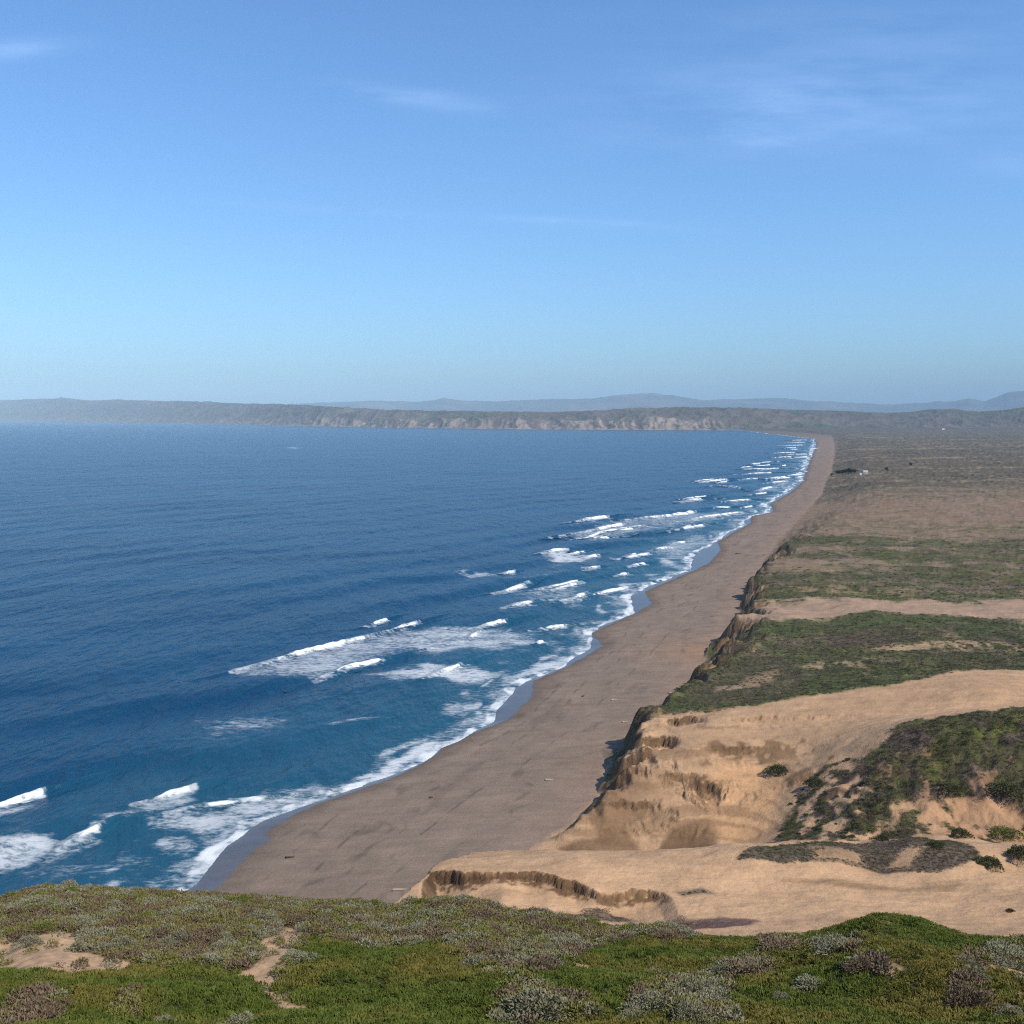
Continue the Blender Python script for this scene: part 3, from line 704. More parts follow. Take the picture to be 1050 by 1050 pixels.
PROF = np.array([(-7.5, -.12, 0), (-5.5, .12, 0), (-4, .34, 0), (-2.4, .66, .12), (-1.1, .92, .42), (-.3, 1.0, .95), (.25, .90, 1), (.65, .62, 1), (1.05, .38, .82), (1.7, .24, .62), (2.8, .14, .50), (4.2, .06, .34), (5.6, -.12, 0)])
BREAKERS = []
def breaker(label, pts, h, hw, seed, group=None):
    hw = hw * (.27 if hw < 5 else .22); h = h * .86
    p = wpoly(pts, 0)
    step = max(.45, float(np.mean(p[:, 1])) / F * .9)
    q0 = resample(p, step); nf = len(q0)
    # the unbroken shoulder of the wave runs on past the white water
    dv = (q0[-1] - q0[max(0, nf - 6)]) / max(1, min(5, nf - 1)); dv = dv / (np.linalg.norm(dv) + 1e-9)
    dv0 = (q0[0] - q0[min(nf - 1, 5)]); dv0 /= np.linalg.norm(dv0) + 1e-9
    Ls = min(1.5 * nf * step, 70.0)
    ns = max(4, int(Ls / step)); nb = max(3, ns // 3)
    q = np.concatenate([q0[0] + dv0 * step * np.arange(nb, 0, -1)[:, None], q0, q0[-1] + dv * step * np.arange(1, ns + 1)[:, None]])
    for _ in range(8): q[1:-1] = .25 * q[:-2] + .5 * q[1:-1] + .25 * q[2:]
    t = np.gradient(q, axis=0); t /= np.linalg.norm(t, axis=1)[:, None] + 1e-9
    nrm = np.stack([-t[:, 1], t[:, 0]], 1); sg = np.sign(nrm @ np.array([.95, -.31])); nrm *= sg[:, None]
    n = len(q); u = np.arange(n) - nb; a = np.arange(n) * step
    uf = np.clip(u / max(nf - 1, 1), 0, 1)
    inn = ((u >= 0) & (u < nf)).astype(float)
    fo = inn * np.clip(np.minimum(uf / .62, (1 - uf) / .07), 0, 1) ** .7 * np.clip(1 + .5 * perlin(a / 6, a * 0 + .7, seed + 1), .45, 1.1)
    tap = np.where(u < 0, np.clip(1 + u / nb, 0, 1) * .35, np.where(u >= nf, np.clip(1 - (u - nf) / ns, 0, 1) ** 1.2, .35 + .65 * np.clip(uf / .5, 0, 1)))
    q = q + nrm * (perlin(a / 9, a * 0, seed) * hw * .5)[:, None]
    V = []; FO = []
    z0 = sea_height(q[:, 0], q[:, 1])
    for k, (o, zz, ff) in enumerate(PROF):
        off = o * hw * (.45 + .55 * tap) * (1 + .2 * perlin(a / 5, a * 0 + k * .35, seed + 3)) + .15 * hw * perlin(a / 2.2, a * 0 + k * .9, seed + 4)
        x = q[:, 0] + nrm[:, 0] * off; y = q[:, 1] + nrm[:, 1] * off
        zh = zz * h * tap * (1 + .22 * perlin(a / 6, a * 0 + k * .3, seed + 5)) + (.10 * h * perlin(a / 1.7, a * 0 + k * 1.1, seed + 6) * fo if zz > 0 else -.3)
        V.append(np.stack([x, y, z0 * .9 + zh], 1))
        FO.append(np.clip(ff * fo * (.92 + .45 * perlin(a / 2.2, a * 0 + k * .6, seed + 7) + .25 * perlin(a / 7, a * 0 + k * .3, seed + 8)), 0, 1))
    V = np.concatenate(V); FO = np.concatenate(FO); q = q[nb:nb + nf]; n = nf
    nn = len(V) // len(PROF)
    o = mesh_obj('breaking_wave', V, grid_faces(len(PROF), nn), M_WATER)
    BREAKERS.append((o, V.copy(), FO))
    c = V.mean(0); c[2] = 0
    me = o.data; co = (V - c).astype(np.float32); me.vertices.foreach_set('co', co.ravel()); me.update(); o.location = c
    tag(o, label, 'breaking wave', group)
    # white water spreading on the sheet around and in front of it
    seg_foam([tuple(a) for a in q[::max(1, n // 12)]] + [tuple(q[-1])], hw * 4.0, .52)
for i, (lb, pts, h, hw) in enumerate(WAVES):
    breaker('white ' + lb if not lb.startswith(('short', 'small', 'tiny', 'thin', 'long')) else lb, pts, h, hw, 300 + i * 9, 'breakers rolling in toward the beach')
rw = np.random.default_rng(91)
for k in range(34):
    Yw = 520 * (7.0 ** rw.uniform(0, 1)); dw = rw.uniform(14, 60 + min(Yw, 1600) * .075); Lw = rw.uniform(14, 52) * (1 + Yw / 2500)
    xw = float(water_x(np.array([Yw]))[0]) - dw
    P0 = (CX + F * xw / Yw, HOR + F * H / Yw); P1 = (CX + F * (xw + .64 * Lw) / (Yw + .77 * Lw), HOR + F * H / (Yw + .77 * Lw))
    FAR_WAVES.append([P0, ((P0[0] + P1[0]) / 2, (P0[1] + P1[1]) / 2), P1])
for i, pts in enumerate(FAR_WAVES):
    Yv = float(at(pts[0][0], pts[0][1])[1])
    breaker('small white breaker in the far surf dwindling along the distant beach', pts, 1.3 + min(Yv / 2200, 1.2), 3.0 + Yv / 500, 700 + i * 9, 'small far breakers along the distant beach')

def sheet_sample(arr, x, y):
    j = np.clip(np.searchsorted(SY, y), 1, len(SY) - 1); i = np.clip(np.searchsorted(SA, x / y), 1, len(SA) - 1)
    j = np.where(np.abs(SY[j - 1] - y) < np.abs(SY[j] - y), j - 1, j)
    return arr.reshape(len(SY), len(SA))[j, i]
for o, V, FO in BREAKERS:                                # the ridge wears the same foam as the sheet around it, plus its own crest
    for an, av in (('foam', np.maximum(FO, sheet_sample(foam, V[:, 0], V[:, 1]))), ('shallow', np.maximum(FO * .4, sheet_sample(shal, V[:, 0], V[:, 1])))):
        at_ = o.data.attributes.new(an, 'FLOAT', 'POINT'); at_.data.foreach_set('value', av.astype(np.float32))
water = struct(mesh_obj('water', np.stack([sx, sy, sz], 1), grid_faces(*Y3.shape), M_WATER, attrs={'foam': foam, 'shallow': shal}))

# ------------------------------------------------------------------ far shore and mountains
HP = np.arange(-260, 1320, .9)
top_px = np.array([-260, 0, 33, 67, 97, 123, 157, 200, 250, 317, 350, 400, 470, 560, 600, 640, 690, 740, 780, 850, 900, 930, 957, 980, 1000, 1025, 1050, 1100, 1320])
top_row = np.array([411, 410.7, 409.7, 408.4, 410.6, 410, 411, 411.7, 413.8, 415.5, 417.5, 420.6, 421.6, 422.3, 421.6, 419.5, 417.6, 418.0, 419, 421.2, 423, 422.5, 419, 420, 422.4, 421, 417.5, 416, 418])
def far_shore():
    T = np.concatenate([np.linspace(-.02, .0, 2), np.linspace(0.004, .25, 26), np.linspace(.27, 1, 26), np.linspace(1.08, 1.6, 6)])
    y0 = np.interp(HP, FAR_px, FARY); y0 = np.where(HP > 745, np.maximum(y0, 7650.), y0)
    a = (HP - CX) / F / cp
    span = np.interp(HP, [-260, 0, 200, 330, 700, 900, 1320], [6500, 6000, 4500, 1500, 1300, 2200, 2600])
    yt = y0 + span
    _, zt = at_depth(HP, np.interp(HP, top_px, top_row), yt)
    cl = np.interp(HP, [-260, 150, 190, 205, 250, 300, 350, 480, 620, 725, 745, 790], [18, 18, 26, 22, 30, 48, 82, 88, 92, 88, 20, 6]) * (.78 + .35 * fbm(HP / 40, HP * 0, 3, 405))
    V = []; C = []
    CL = np.array([.235, .19, .155]); SC = np.array([.082, .072, .058]); SG = np.array([.068, .074, .048])
    for t in T:
        y = y0 + t * span
        x = a * y
        w = .25
        low = cl * sstep(0, w, np.full(len(HP), t) + .07 * (ridged(x / 260, y / 900, 4, 400) - .6) * 2)
        z = low + (zt - cl) * sstep(.1, 1.0, np.full(len(HP), max(t, 0) ** .8)) if t <= 1 else zt - (t - 1) * zt * .5
        amp = np.interp(t, [0, .05, .3, .8, 1, 1.6], [0, .35, 1, .8, .1, .3])
        z = z + amp * (fbm(x / 700, y / 700, 4, 410) * zt * .16 + (ridged(x / 220, y / 420, 4, 411) - .62) * np.minimum(zt, 200) * .34)
        z = np.where(t < 0, -8, z)
        V.append(np.stack([x, y, z], 1))
        rk = sstep(.30, .16, t + .12 * fbm(x / 180, y / 260, 4, 420)) * np.interp(HP, [200, 300, 340, 725, 745], [.25, .5, 1, 1, 0])
        gul = ridged(x / 85 + .8 * fbm(x / 300, y / 300, 3, 5), y / 900, 4, 430)
        rk = rk * sstep(.38, .72, gul + .55 * fbm(x / 60, y / 110, 4, 431) + .35 * fbm(x / 700, y * 0, 2, 432)) * .85
        rk = np.clip(np.maximum(rk, (.9 if .0 <= t < .03 else 0) * np.interp(HP, [150, 200, 340, 740, 760], [.1, .7, .9, .9, .3])), 0, 1)
        c = mix(np.tile(SC, (len(HP), 1)), SG, sstep(-.1, .3, fbm(x / 900, y / 900, 3, 440)))
        c = mix(c, np.array([.12, .09, .08]), sstep(0, .3, fbm(x / 600, y / 500, 3, 441)) * .6)
        C.append(mix(c, CL, rk))
    struct(mesh_obj('far_headland', np.concatenate(V), grid_faces(len(T), len(HP)), M_FAR, attrs={'col': np.concatenate(C)}))
far_shore()

def mountains():
    mp = np.array([-400, 200, 320, 352, 385, 430, 457, 480, 520, 550, 600, 640, 665, 690, 720, 760, 795, 830, 870, 905, 930, 950, 975, 990, 1005, 1030, 1050, 1100, 1200, 1500])
    mr = np.array([421, 418, 413.5, 412, 410.8, 412, 408.4, 411.2, 411.2, 409.5, 409, 404.2, 402.8, 406, 410.2, 409, 408, 411, 413, 415, 413.5, 412.5, 411, 408.3, 411.5, 402, 400.3, 404, 409, 412])
    px = np.arange(-400, 1500, 1.5)
    T = np.linspace(0, 1, 24); Y0, Y1 = 27000., 34000.
    a = (px - CX) / F / cp
    _, zt = at_depth(px, np.interp(px, mp, mr) + .5 * perlin(px / 9, px * 0, 500) + .3 * perlin(px / 3.5, px * 0, 501), Y1)
    V = []; C = []
    for t in list(T) + [1.15, 1.4]:
        y = np.full(len(px), Y0 + t * (Y1 - Y0)); x = a * y
        z = zt * (sstep(-.15, 1.05, np.full(len(px), t)) if t <= 1 else 1 - (t - 1) * 1.2)
        z = z + np.interp(t, [0, .2, .9, 1, 1.4], [0, 1, .5, 0, 0]) * (ridged(x / 2200, y / 2600, 4, 510) - .62) * 260
        z = z - (20 if t == 0 else 0)
        V.append(np.stack([x, y, z], 1)); C.append(mix(np.tile([.06, .07, .05], (len(px), 1)), np.array([.11, .095, .07]), sstep(-.2, .3, fbm(x / 1500, y / 1500, 3, 520))))
    struct(mesh_obj('distant_mountains', np.concatenate(V), grid_faces(len(V), len(px)), M_MTN, attrs={'col': np.concatenate(C)}))
mountains()
# land sheet carrying the plain on to the horizon behind the near ground
ly = np.geomspace(9000, 42000, 40); la = np.linspace(-1.3, 1.3, 160)
LA, LY = np.meshgrid(la, ly); LX = LA * LY
lz = np.where(LY > far_y(LX, LY) + 600, 6.0, -12.0)
struct(mesh_obj('coastal_plain', np.stack([LX.ravel(), LY.ravel(), lz.ravel()], 1), grid_faces(*LA.shape), M_FAR, attrs={'col': np.tile([.09, .085, .06], (LA.size, 1))}))

# ------------------------------------------------------------------ the hillside the photograph was taken from
CR_px = np.array([-500, 0, 34, 93, 137, 192, 240, 309, 360, 400, 433, 460, 497, 517, 550, 583, 610, 643, 683, 700, 767, 797, 830, 860, 900, 913, 947, 967, 1000, 1050, 1500.])
CR_row = np.array([912, 919, 908, 909, 912, 914, 917, 922, 923, 928, 922, 920, 924, 934, 936, 940, 949, 952, 950, 957, 960, 960, 958, 954, 946, 945, 948, 954, 959, 961, 965.])
CR_dep = (lambda p: np.interp(p, [-500, 0, 300, 460, 620, 700, 800, 913, 1050, 1500], [72, 72, 72, 68, 64, 62, 60, 56, 60, 62]))
def hill(X, Y):
    a = X / np.maximum(Y, 18)
    px = CX + F * a * .975
    px = px  + 0
    Dc = CR_dep(px); rc = np.interp(px, CR_px, CR_row)
    _, zc = at_depth(px, rc + 4.0, Dc)
    dc = (H - zc) / Dc
    _, zb = at_depth(px, 1050, 34.0); db = (H - zb) / 34.0
    t = np.clip((Dc - Y) / (Dc - 34), 0, 1)
    dep = dc + (db - dc) * t ** 1.35
    z = H - Y * dep
    yn = np.clip(Y / 34.0, -1, 1)
    z = np.where(Y < 34, (H - 34 * db) + (34 - Y) * .525, z)
    over = Y - Dc
    z = np.where(over > 0, zc - .5 * over - .008 * over ** 2, z)
    am = sstep(0, 14, np.abs(over)) * .75 + .25
    z = z + am * (fbm(X / 6, Y / 6, 4, 601) * .75 + fbm(X / 1.8, Y / 1.8, 2, 602) * .14)
    # hummocks of the ice-plant mats
    for (hx, hy, r, h_, el) in ((-6.5, 45, 5.5, .9, 1.3), (4, 40, 6, .5, 1.0), (16, 43, 6, .8, 1.0), (-15, 40, 6, .5, 1.4), (21, 55, 4.5, .5, 1)):
        z = z + h_ * np.exp(-(((X - hx) / (r * el)) ** 2 + ((Y - hy) / r) ** 2) ** 1.5)
    return z
def inpoly_px(px, py, pts, feather=4):
    return sstep(-feather, feather, poly_sd(px, py, np.array(pts, float)))
SANDP = [[(-60, 968), (0, 964), (30, 962), (60, 955), (84, 960), (80, 974), (112, 982), (152, 990), (128, 996), (70, 1003), (40, 996), (0, 994), (-60, 994)],
         [(262, 968), (285, 955), (312, 948), (310, 962), (296, 982), (284, 1003), (274, 1010), (250, 1004), (228, 1000), (262, 992)],
         [(268, 1012), (280, 1012), (300, 1024), (322, 1036), (318, 1044), (295, 1036), (276, 1030)],
         [(578, 988), (606, 984), (628, 992), (612, 998), (590, 994)],
         [(902, 985), (920, 978), (950, 986), (925, 996), (900, 1003), (885, 996)], [(895, 950), (912, 942), (920, 947), (905, 954)],
         [(1000, 985), (1050, 975), (1080, 1020), (1050, 1040), (1015, 1020)], [(985, 985), (1005, 985), (1010, 998), (990, 1000)]]
SCRUBP = [(-200, 880), (450, 880), (520, 900), (640, 930), (700, 940), (735, 950), (720, 962), (660, 962), (600, 975), (575, 990), (540, 1005), (500, 1000), (470, 980), (455, 962), (420, 970), (390, 975), (350, 966), (318, 958),
          (300, 978), (284, 1006), (250, 998), (225, 992), (150, 990), (110, 985), (60, 975), (0, 968), (-200, 968)]
PATCH = [[(690, 1050), (700, 1008), (730, 1002), (750, 1012), (740, 1030), (760, 1050)], [(728, 990), (770, 982), (800, 992), (790, 1002), (740, 1000)], [(10, 1030), (40, 1015), (70, 1022), (60, 1050), (0, 1055)],
         [(120, 1015), (140, 1018), (145, 1042), (118, 1042)], [(505, 1052), (515, 1022), (540, 1008), (575, 1018), (605, 1035), (600, 1052)], [(640, 1035), (660, 1010), (700, 1010), (700, 1040)],
         [(970, 1000), (1000, 996), (1015, 1025), (990, 1038), (970, 1020)], [(985, 975), (1060, 965), (1060, 1000), (1000, 990)], [(780, 960), (815, 958), (820, 972), (785, 975)], [(830, 965), (880, 962), (880, 975), (830, 976)], [(870, 985), (910, 980), (905, 998), (870, 998)]]
def hill_zone(X, Y, Z):
    px, py = proj(X, Y, Z)
    px = px + fbm(X / 1.5, Y / 2.2, 4, 620, .6) * 18 * 45 / np.maximum(Y, 20); py = py + fbm(X / 1.5 + 7, Y / 2.2, 4, 621, .6) * 9 * 45 / np.maximum(Y, 20)
    s = np.zeros(len(X))
    for i, p in enumerate(SANDP): s = np.maximum(s, inpoly_px(px, py, p, 3) * (1 if i < 3 else .42 + .9 * fbm(X / .9, Y / 1.2, 3, 623)))
    c = inpoly_px(px, py, SCRUBP, 5)
    for p in PATCH: c = np.maximum(c, inpoly_px(px, py, p, 3))
    return s, c, px, py
hy = np.concatenate([np.arange(-12, 28, .5), np.arange(28, 80, .16), np.arange(80, 128, .8)])
ha = np.linspace(-.95, .95, 760)
HA, HY = np.meshgrid(ha, hy); HX = HA * (HY + 14)
hx_, hy_ = HX.ravel(), HY.ravel(); hz_ = hill(hx_, hy_)
zs, zc_, hpx, hpy = hill_zone(hx_, hy_, hz_)
hc = mix(np.tile([.030, .038, .012], (len(hx_), 1)), np.array([.085, .066, .045]), zc_)
hc = mix(hc, np.array([.36, .238, .140]), np.maximum(zs, zc_ * .55 * sstep(.1, .35, fbm(hx_ / 1.6, hy_ / 1.6, 3, 630))))
struct(mesh_obj('hillside', np.stack([hx_, hy_, hz_], 1), grid_faces(*HA.shape), mat_attr_rough('hillside_soil', 3.0, .3, .4, .15), attrs={'col': hc}))

# ------------------------------------------------------------------ plants
def leaf_cloud(n, size, dome, rng, lean=.6, aspect=.45, up=.35):
    """n leaf blades spread through a lumpy dome; each a bent pair of triangles"""
    rx, ry, rz = dome
    th = rng.uniform(0, 2 * np.pi, n); u = rng.uniform(0, 1, n)
    r = np.sqrt(rng.uniform(0, 1, n)); lump = 1 + .28 * np.sin(3 * th + rng.uniform(0, 6)) + .18 * np.sin(7 * th + rng.uniform(0, 6))
    x = r * np.cos(th) * rx * lump; y = r * np.sin(th) * ry * lump
    top = rz * np.sqrt(np.clip(1 - r ** 2, 0, 1)) * (1 + .3 * np.sin(5 * th + 9 * r) * r) * rng.uniform(.8, 1.12, n)
    z = top * (1 - .55 * u ** 2.2)
    base = np.stack([x, y, z], 1)
    d = np.stack([x / rx, y / ry, (z / rz) * .8 + up], 1) + rng.normal(0, lean, (n, 3)); d /= np.linalg.norm(d, axis=1)[:, None]
    side = np.cross(d, rng.normal(0, 1, (n, 3))); side /= np.linalg.norm(side, axis=1)[:, None] + 1e-9
    L = size * rng.uniform(.6, 1.35, n)[:, None]
    nrm = np.cross(side, d)
    a = base - side * L * aspect * .12; b = base + d * L * .55 + side * L * aspect * .5 + nrm * L * .08
    c = base + d * L; e = base + d * L * .55 - side * L * aspect * .5 + nrm * L * .08
    V = np.stack([a, b, c, e], 1).reshape(-1, 3); Fq = np.arange(4 * n).reshape(n, 4)
    return V, Fq

def finger_leaves(n, L, R, rng):
    """succulent finger leaves: three-sided tapering prisms rising from a mat"""
    V = []; Fc = []
    th = rng.uniform(0, 2 * np.pi, n); r = R * np.sqrt(rng.uniform(0, 1, n))
    for i in range(n):
        b = np.array([r[i] * np.cos(th[i]), r[i] * np.sin(th[i]), .0 + .05 * (1 - (r[i] / R) ** 2)])
        d = np.array([np.cos(th[i]) * .35, np.sin(th[i]) * .35, 1]) + rng.normal(0, .35, 3); d /= np.linalg.norm(d)
        s = np.cross(d, [.3, .9, .1]); s /= np.linalg.norm(s); w = np.cross(d, s)
        l = L * rng.uniform(.65, 1.3); wd = l * .19
        k = len(V)
        bend = rng.normal(0, .18, 2)
        for (f, q) in ((0, .8), (.55, 1.0)):
            for j in range(3):
                an = j * 2.094
                V.append(b + d * l * f + (s * np.cos(an) + w * np.sin(an)) * wd * q + (s * bend[0] + w * bend[1]) * l * f * f)
        V.append(b + d * l + (s * bend[0] + w * bend[1]) * l * 1.3)
        for j in range(3):
            j2 = (j + 1) % 3
            Fc += [(k + j, k + j2, k + 3 + j2), (k + j, k + 3 + j2, k + 3 + j), (k + 3 + j, k + 3 + j2, k + 6)]
    return np.array(V), np.array(Fc)

def scatter(name, P, rot, scl, tint, protos):
    """one ground-cover object: instances of small plants on given points"""
    pc = bpy.data.collections.new(name + '_plants')
    for p in protos: pc.objects.link(p)
    me = bpy.data.meshes.new(name); me.vertices.add(len(P)); me.vertices.foreach_set('co', np.ascontiguousarray(P, np.float32).ravel())
    for an, av, ty in (('rot', rot, 'FLOAT_VECTOR'), ('scl', scl, 'FLOAT_VECTOR'), ('tint', tint, 'FLOAT')):
        a = me.attributes.new(an, ty, 'POINT'); a.data.foreach_set('vector' if ty == 'FLOAT_VECTOR' else 'value', np.ascontiguousarray(av, np.float32).ravel())
    me.update()
    o = bpy.data.objects.new(name, me); COL.objects.link(o); o['kind'] = 'stuff'
    ng = bpy.data.node_groups.new(name, 'GeometryNodeTree')
    ng.interface.new_socket('Geometry', in_out='INPUT', socket_type='NodeSocketGeometry'); ng.interface.new_socket('Geometry', in_out='OUTPUT', socket_type='NodeSocketGeometry')
    nd, ln = ng.nodes, ng.links
    gi = nd.new('NodeGroupInput'); go = nd.new('NodeGroupOutput')
    ip = nd.new('GeometryNodeInstanceOnPoints'); ci = nd.new('GeometryNodeCollectionInfo')
    ci.inputs['Collection'].default_value = pc; ci.inputs['Separate Children'].default_value = True; ci.inputs['Reset Children'].default_value = True
    def na(n_, ty):
        a = nd.new('GeometryNodeInputNamedAttribute'); a.data_type = ty; a.inputs['Name'].default_value = n_; return a.outputs['Attribute']
    e2r = nd.new('FunctionNodeEulerToRotation')
    ln.new(na('rot', 'FLOAT_VECTOR'), e2r.inputs[0])
    ln.new(gi.outputs[0], ip.inputs['Points']); ln.new(ci.outputs[0], ip.inputs['Instance']); ip.inputs['Pick Instance'].default_value = True
    ln.new(e2r.outputs[0], ip.inputs['Rotation']); ln.new(na('scl', 'FLOAT_VECTOR'), ip.inputs['Scale'])
    ln.new(ip.outputs[0], go.inputs[0])
    md = o.modifiers.new('scatter', 'NODES'); md.node_group = ng
    return o

M_ICE = mat_leaf('ice_plant_leaf', (.040, .064, .010), (.088, .110, .018), (.125, .105, .024), .6)
M_SILVER = mat_leaf('silver_leaf', (.125, .126, .074), (.235, .225, .150), None, .7)
M_OLIVE = mat_leaf('olive_leaf', (.080, .098, .020), (.155, .160, .034), (.175, .140, .060), .65)
M_DRY = mat_leaf('dry_twig', (.090, .064, .042), (.185, .140, .090), None, .8)
M_BUSH = mat_leaf('dune_bush_leaf', (.042, .054, .020), (.085, .084, .038), (.115, .088, .066), .7)
M_TWIG = mat_plain('woody_stem', (.12, .085, .06))

# hillside scatter candidates: uniform by area
def cand(n, y0, y1, amax):
    Y = np.sqrt(RNG.uniform((y0 + 6) ** 2, (y1 + 6) ** 2, n)) - 6
    X = RNG.uniform(-amax, amax, n) * (Y + 6)
    return X, Y
X, Y = cand(76000, 26, 79, .66)
Z = hill(X, Y); s_, c_, px_, py_ = hill_zone(X, Y, Z)
over = Y - CR_dep(CX + F * X / Y * .975)
ok = over < 5
r = RNG.uniform(0, 1, len(X))
ice = ok & (s_ < .35) & (c_ < .25 + .25 * r) & (r < .8)
scr = ok & ((s_ < .45) | (RNG.uniform(0, 1, len(X)) < .03)) & ((c_ >= .45) | (s_ >= .45)) & (RNG.uniform(0, 1, len(X)) < .72)
rng = np.random.default_rng(11)
ice_protos = []
for k in range(5):
    V, Fc = finger_leaves(64, .105, .27, np.random.default_rng(30 + k)); ice_protos.append(mesh_obj('ice_plant', V, Fc, M_ICE, smooth=False, link=False))
def rots(n, tilt=.12): return np.stack([RNG.normal(0, tilt, n), RNG.normal(0, tilt, n), RNG.uniform(0, 6.283, n)], 1)
ix = np.where(ice)[0]; n = len(ix)
tone = sstep(-.25, .35, fbm(X[ix] / 5, Y[ix] / 5, 3, 640) + .35 * sstep(4, 18, X[ix]) * sstep(52, 40, Y[ix]) - .1)
sc = RNG.uniform(.75, 1.25, n)
scatter('ice_plant_mat', np.stack([X[ix], Y[ix], Z[ix] - .02], 1), rots(n), np.stack([sc, sc, sc * RNG.uniform(.8, 1.3, n)], 1), np.clip(tone * .85 + RNG.normal(0, .1, n), 0, 1), ice_protos)

def small_protos(m, n, size, dome, seed, cnt=3):
    out = []
    for k in range(cnt):
        V, Fc = leaf_cloud(n, size, dome, np.random.default_rng(seed + k)); out.append(mesh_obj('scrub_plant', V, Fc, m, smooth=False, link=False))
    return out
sp_s = small_protos(M_SILVER, 110, .085, (.27, .27, .22), 50); sp_o = small_protos(M_OLIVE, 130, .085, (.27, .27, .20), 60); sp_d = small_protos(M_DRY, 100, .10, (.25, .25, .20), 70)
ix = np.where(scr)[0]; n = len(ix)
kn = fbm(X[ix] / 3.0, Y[ix] / 3.0, 3, 650) + RNG.normal(0, .12, n)
greeny = sstep(-35, 5, X[ix])
for nm, sel, pr in (('silver_scrub', kn > .15, sp_s), ('green_scrub', (kn <= .15) & (kn > -.13), sp_o), ('dry_scrub', kn <= -.13, sp_d)):
    j = ix[sel]; n = len(j); sc = RNG.uniform(.7, 1.5, n)
    scatter(nm, np.stack([X[j], Y[j], Z[j] - .03], 1), rots(n, .2), np.stack([sc, sc, sc], 1), np.clip(fbm(X[j] / 4, Y[j] / 4, 2, 660) + .4, 0, 1), pr)

# individual shrubs: foliage and a woody stem
def stem_mesh(h, rng):
    V = []; Fc = []
    for k in range(6):
        a = rng.uniform(0, 6.283); l = h * rng.uniform(.6, .95); d = np.array([np.cos(a) * .75, np.sin(a) * .75, .8]); d /= np.linalg.norm(d)
        s = np.cross(d, [0, 0, 1.]); s /= np.linalg.norm(s); w = np.cross(d, s); b = len(V)
        for f, rr in ((-.15, .035), (.5, .022), (1, .006)):
            for j in range(5):
                an = j * 1.2566; V.append(d * l * f + (s * np.cos(an) + w * np.sin(an)) * rr * h * 1.2)
        for q in range(2):
            for j in range(5):
                j2 = (j + 1) % 5; Fc.append((b + q * 5 + j, b + q * 5 + j2, b + q * 5 + 5 + j2, b + q * 5 + 5 + j))
    return np.array(V), np.array(Fc)
SHRUB = {}
for kind, m, n, size, dome in (('silver', M_SILVER, 1700, .085, (.7, .7, .5)), ('green', M_OLIVE, 1700, .08, (.7, .7, .5)), ('brown', M_DRY, 1500, .09, (.7, .7, .42)), ('dark', M_BUSH, 2600, .085, (.62, .62, .50))):
    SHRUB[kind] = []
    for k in range(3):
        rg = np.random.default_rng(900 + k * 7 + len(kind)); V, Fc = leaf_cloud(n, size, dome, rg, .7)
        V2, F2 = stem_mesh(.5, rg)
        f = mesh_obj('foliage', V, Fc, m, smooth=False, link=False); s = mesh_obj('stem', V2, F2, M_TWIG, smooth=False, link=False)
        SHRUB[kind].append((f.data, s.data))
def shrub(name, kind, label, loc, sx_, sy_, sz_, group=None):
    t = thing(name, label, 'shrub', loc, RNG.uniform(-.5, .5), group)
    f, s = SHRUB[kind][RNG.integers(3)]
    for nm, d in (('foliage', f), ('stem', s)):
        o = bpy.data.objects.new(nm, d); COL.objects.link(o); o.parent = t; o.scale = (sx_ / .75, sy_ / .75, sz_ / .5)
    return t
def hill_hit(px, py):
    """where the sight line of a photograph pixel meets the hillside"""
    Ys = np.arange(26, 90, .1); Xs, Zs = at_depth(np.full(len(Ys), px), np.full(len(Ys), py), Ys)
    hz = hill(Xs, Ys); i = np.argmax(Zs < hz)
    if i == 0: i = np.argmin(Zs - hz)
    return float(Xs[i]), float(Ys[i]), float(hz[i])
